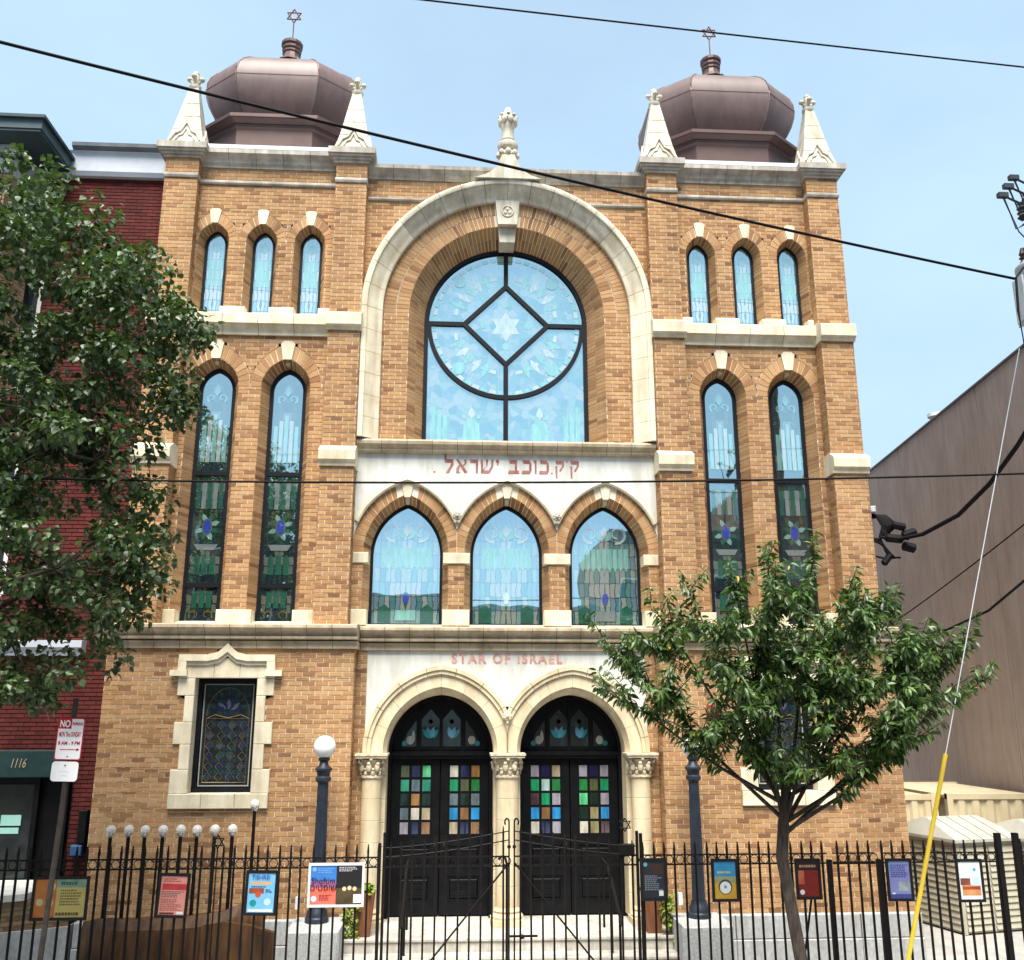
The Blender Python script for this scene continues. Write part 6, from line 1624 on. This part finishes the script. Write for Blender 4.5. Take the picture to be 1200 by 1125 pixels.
def leaf_verts(kind):
    """unit leaf along +x: outline left/right of a folded midrib, slightly curled"""
    if kind == 'heart': O = [(0, 0), (.12, .30), (.38, .46), (.72, .26), (1.0, 0)]
    else: O = [(0, 0), (.2, .14), (.5, .19), (.78, .11), (1.0, 0)]
    zc = lambda x: -.22 * x * x
    V = [(x, 0, zc(x)) for x, _ in O] + [(x, y, zc(x) + .25 * y) for x, y in O[1:-1]] + [(x, -y, zc(x) + .25 * y) for x, y in O[1:-1]]
    F = []
    n = 5
    for s0 in (5, 8):
        up3 = [0, s0, s0 + 1, s0 + 2, 4]
        for k in range(4):
            f = [k, k + 1, up3[k + 1], up3[k]]
            F.append(tuple(dict.fromkeys(f)))
    return np.array(V), F
def emit_leaves(tree, crown, pts, dirs, sizes, kind, mat, keep=300, seed=3):
    """pts, dirs (unit), sizes; `keep` leaves nearest the camera as single objects, the others joined"""
    g = np.random.default_rng(seed)
    V, F = leaf_verts(kind); nV = len(V); N = len(pts)
    pts = np.array(pts); D = np.array(dirs); D /= np.linalg.norm(D, axis=1)[:, None]
    ref = np.tile([0., 0., 1.], (N, 1)); S = np.cross(D, ref); S /= (np.linalg.norm(S, axis=1)[:, None] + 1e-9)
    U = np.cross(S, D); ro = g.normal(0, .55, N)
    S2 = S * np.cos(ro)[:, None] + U * np.sin(ro)[:, None]; U2 = np.cross(S2, D)
    sz = np.array(sizes)
    W_ = pts[:, None, :] + sz[:, None, None] * (V[None, :, 0:1] * D[:, None, :] + V[None, :, 1:2] * S2[:, None, :] + V[None, :, 2:3] * U2[:, None, :])
    tints = np.clip(g.beta(2, 2.4, N) + (g.random(N) > .985) * .6, 0, 1)
    c = np.array(cam.location); dist = np.linalg.norm(pts - c, axis=1) / sz
    fwd = np.array((0.0566, .9688, .2414)); rel = pts - c; dep = rel @ fwd
    rx = rel @ np.array((.9983, -.0581, 0)); infr = (np.abs(rx / dep) < .54)
    order = np.argsort(np.where(infr, dist, 1e9)); sel = set(order[:keep].tolist())
    rest = [i for i in range(N) if i not in sel]
    m = bpy.data.meshes.new('foliage')
    vv = W_[rest].reshape(-1, 3)
    org = vv.mean(0)
    ff = [tuple(k * nV + i for i in f) for k in range(len(rest)) for f in F]
    m.from_pydata((vv - org).tolist(), [], ff); m.materials.append(mat)
    a = m.attributes.new('tint', 'FLOAT', 'POINT'); a.data.foreach_set('value', np.repeat(tints[rest], nV))
    o = place('foliage', m, Vector(org), crown); o['kind'] = 'stuff'
    for i in sel:
        MB().add(W_[i].tolist(), F, float(tints[i])).build('leaf', mat, crown, tint=True)

def inpoly(x, z, P):
    c = False; j = len(P) - 1
    for i in range(len(P)):
        if (P[i][1] > z) != (P[j][1] > z) and x < (P[j][0] - P[i][0]) * (z - P[i][1]) / (P[j][1] - P[i][1]) + P[i][0]: c = not c
        j = i
    return c
# --- large street tree on the left
lt = thing('street_tree', (-7.4, -5.2, 0), 'large dense dark green street tree in front of the red house', 'tree')
trunk_pts = [(-7.4, -5.2, 0), (-7.38, -5.18, 1.6), (-7.3, -5.15, 3.2), (-7.2, -5.1, 4.6), (-7.1, -5.1, 6.2), (-7.05, -5.1, 7.6), (-7.0, -5.05, 9.0)]
MB().tube(trunk_pts, [.24, .19, .17, .15, .11, .08, .04], 12).build('trunk', BARK, lt, smooth=True)
sil = [(-6.61, 10.38), (-6.2, 9.95), (-5.6, 9.72), (-4.94, 9.26), (-4.50, 8.72), (-3.86, 8.14), (-3.88, 7.9), (-4.18, 7.72), (-4.06, 7.45), (-4.04, 7.06), (-4.34, 6.74), (-4.7, 6.55), (-4.36, 6.15), (-4.26, 5.55), (-4.28, 5.16), (-4.08, 5.06), (-4.28, 4.72), (-4.62, 4.52), (-4.72, 4.15), (-5.25, 3.85), (-5.9, 3.80), (-7.0, 3.9), (-8.6, 4.4), (-9.4, 6.0), (-9.3, 8.2), (-8.4, 10.0), (-7.4, 10.8)]
g = np.random.default_rng(11)
cl = []
while len(cl) < 600:
    x, z = g.uniform(-9.4, -3.95), g.uniform(3.7, 10.8)
    if not inpoly(x, z, sil): continue
    if math.sin(x * 3.1 + 1.3 * math.sin(z * 1.7)) * math.sin(z * 2.6 + x * .8) < -.62: continue
    edge = (x + 7.0) / 3.2
    y = -5.1 + g.normal(0, .85) * max(.25, 1 - max(0, edge) ** 2 * .75)
    cl.append((x, y, z))
cl += [(-4.0, -5.0, 8.08), (-4.1, -5.0, 8.2), (-4.15, -5.1, 7.3), (-4.4, -5.0, 8.45), (-4.25, -5, 5.1), (-4.45, -5.1, 5.3), (-6.3, -5, 10.05), (-5.7, -5, 9.7), (-5.1, -5.0, 9.25), (-4.65, -5.1, 8.8), (-4.4, -5, 6.0), (-4.4, -5, 5.7), (-4.62, -4.9, 9.12), (-5.35, -5.0, 9.72), (-5.9, -5.1, 9.98), (-4.12, -5.0, 7.28), (-4.1, -5.1, 7.1), (-4.42, -5.0, 4.78), (-4.7, -5.0, 4.3), (-5.3, -5.0, 3.85), (-4.2, -5.0, 8.32)]
limbs = []
for k, (a, el, L_) in enumerate([(.1, .7, 2.6), (-.25, .35, 2.4), (.5, .9, 2.3), (-.6, .55, 2.0), (.2, .15, 2.5), (2.8, .6, 2.2), (3.4, .3, 2.0), (1.6, .6, 1.4), (-1.5, .6, 1.3), (.35, .45, 2.9), (-.05, -.05, 2.3)]):
    z0 = 3.6 + (k % 6) * .75
    b = Vector((-7.25, -5.13, z0)); d = Vector((math.cos(a) * math.cos(el), math.sin(a) * math.cos(el), math.sin(el)))
    e = b + d * L_; mdl = b.lerp(e, .5) + Vector((0, 0, .18))
    limbs += [tuple(b.lerp(mdl, t)) for t in (.3, .6, 1)] + [tuple(mdl.lerp(e, t)) for t in (.3, .6, 1)]
    MB().tube([b, mdl, e], [.075, .05, .018], 7).build('branch', BARK, lt)
crown = MB()
LA = np.array(limbs)
for c in cl:
    j = np.argmin(((LA - np.array(c)) ** 2).sum(1)); p = Vector(LA[j]); q = Vector(c)
    if (p - q).length < .9: crown.tube([p, p.lerp(q, .5) + Vector((0, 0, .06)), q], [.010, .007, .003], 4, cap=False)
crown = crown.build('crown', BARK, lt, kind='stuff')
P_, D_, S_ = [], [], []
for c in cl:
    n = int(g.integers(62, 100)); rad = g.uniform(.13, .31)
    for k in range(n):
        v = g.normal(0, 1, 3); v /= np.linalg.norm(v); rr = rad * g.uniform(.25, 1) ** .6
        p = np.array(c) + v * rr * np.array((1.15, 1.15, .8))
        d = v * .7 + g.normal(0, .5, 3) + np.array((0, 0, -.45))
        P_.append(p); D_.append(d); S_.append(g.uniform(.045, .10))
emit_leaves(lt, crown, P_, D_, S_, 'heart', LEAF1, 300, 5)

# --- young cherry in front of the right wing
ct = thing('street_tree', (3.12, -4.5, 0), 'young street tree with long drooping leaves in front of the right wing', 'tree')
fork = Vector((2.96, -4.5, 2.45))
MB().tube([(3.14, -4.5, 0), (3.09, -4.5, .8), (3.0, -4.5, 1.5), (2.92, -4.5, 2.1), fork, fork + Vector((.03, 0, .25)), fork + Vector((.07, 0, .55))], [.088, .076, .07, .070, .066, .05, .03], 12).build('trunk', BARK, ct, smooth=True)
tips = [(.80, -4.6, 4.02), (.92, -4.3, 4.60), (1.45, -4.5, 5.08), (1.95, -4.2, 5.45), (2.40, -4.8, 5.50), (3.02, -4.4, 5.65), (3.62, -4.5, 5.92), (4.02, -4.7, 5.45), (4.66, -4.3, 5.05), (4.80, -4.8, 4.66), (5.56, -4.4, 4.58), (5.62, -4.6, 4.16), (5.2, -4.2, 3.92), (4.80, -4.9, 3.62), (1.62, -4.9, 3.82), (2.05, -5.3, 4.5), (2.9, -5.6, 4.9), (3.8, -5.5, 4.6), (4.3, -5.2, 4.3), (3.2, -3.5, 4.9), (2.2, -3.6, 4.7), (4.3, -3.6, 4.6), (3.4, -5.4, 4.0), (2.4, -5.4, 3.7), (4.1, -5.3, 3.5), (4.3, -4.5, 4.9), (1.2, -4.4, 4.2), (5.0, -4.5, 4.3), (2.6, -5.2, 3.6), (3.2, -5.3, 3.5), (3.6, -5.2, 3.8), (3.0, -5.4, 4.2), (2.7, -4.9, 4.3), (3.5, -4.9, 4.4), (2.3, -5.0, 4.1), (3.9, -5.0, 4.0), (3.1, -4.0, 4.2), (2.55, -5.0, 3.15), (3.4, -5.0, 3.05), (3.9, -5.1, 3.3), (2.15, -5.0, 3.4), (4.4, -5.1, 3.8), (2.9, -5.1, 3.0), (3.2, -5.0, 3.8), (1.5, -4.8, 4.4), (4.6, -4.9, 4.2)]
g = np.random.default_rng(23)
P_, D_, S_ = [], [], []
shoots = []; prim = []
for k, tp in enumerate(tips):
    e = Vector(tp); zb_ = g.uniform(-.15, .4); b = fork + Vector((.1 * max(0, zb_), g.uniform(-.02, .02), zb_))
    if k >= 14:
        b = min((pp_ for pp_ in prim), key=lambda pp_: (pp_ - e).length + (0 if (pp_ - fork).length > .3 else 1)).copy()
    d = e - b
    m1 = b + d * .35 + Vector((0, 0, -.10 * d.length * .25 + .02)); m2 = b + d * .7 + Vector((0, 0, .04))
    pts = [b, m1, m2, e]
    if math.hypot(d.x, d.z) > 0:
        MB().tube(pts, [.028, .019, .011, .004] if k < 14 else [.013, .010, .007, .003], 6).build('branch', BARK, ct)
    path = [b.lerp(m1, t) for t in (0, .5)] + [m1.lerp(m2, t) for t in (0, .5)] + [m2.lerp(e, t) for t in (0, .5, 1)]
    if k < 14: prim += path[1:5]
    shoots.append((path, .30 if k < 14 else .05))
    for q in range(11):
        t = g.uniform(.30, .97); i = min(int(t * 6), 5); s0 = path[i].lerp(path[i + 1], t * 6 - i)
        dr = Vector((g.normal(0, .6), g.normal(0, .6), g.uniform(.1, 1.1))) + d.normalized() * .6
        ln = g.uniform(.25, .72) * (1.15 - .4 * t); e2 = s0 + dr.normalized() * ln
        shoots.append(([s0, s0.lerp(e2, .5) + Vector((0, 0, .03)), e2], .05))
tw = MB()
for path, start in shoots:
    if len(path) == 3: tw.tube(path, [.008, .006, .003], 4, cap=False)
crown = tw.build('crown', BARK, ct, kind='stuff')
for path, start in shoots:
    L_ = sum((b - a).length for a, b in zip(path[:-1], path[1:]))
    n = int(L_ * (1 - start) / .0150)
    for k in range(n):
        t = start + (1 - start) * (k + g.uniform(0, 1)) / n
        f = t * (len(path) - 1); i = min(int(f), len(path) - 2); p = path[i].lerp(path[i + 1], f - i); ax = (path[i + 1] - path[i]).normalized()
        a = k * 2.4 + g.uniform(-.5, .5)
        sd_ = ax.cross(Vector((0, 0, 1))); 
        if sd_.length < .1: sd_ = Vector((1, 0, 0))
        sd_.normalize(); u2 = sd_.cross(ax)
        out_ = sd_ * math.cos(a) + u2 * math.sin(a)
        d = out_ * .8 + ax * .45 + Vector((0, 0, -.55)) + Vector(g.normal(0, .22, 3))
        P_.append(tuple(p + out_ * .012)); D_.append(tuple(d)); S_.append(g.uniform(.07, .15) * (1.08 - .25 * t))
print('leaves', len(P_))
emit_leaves(ct, crown, P_, D_, S_, 'long', LEAF2, 300, 9)
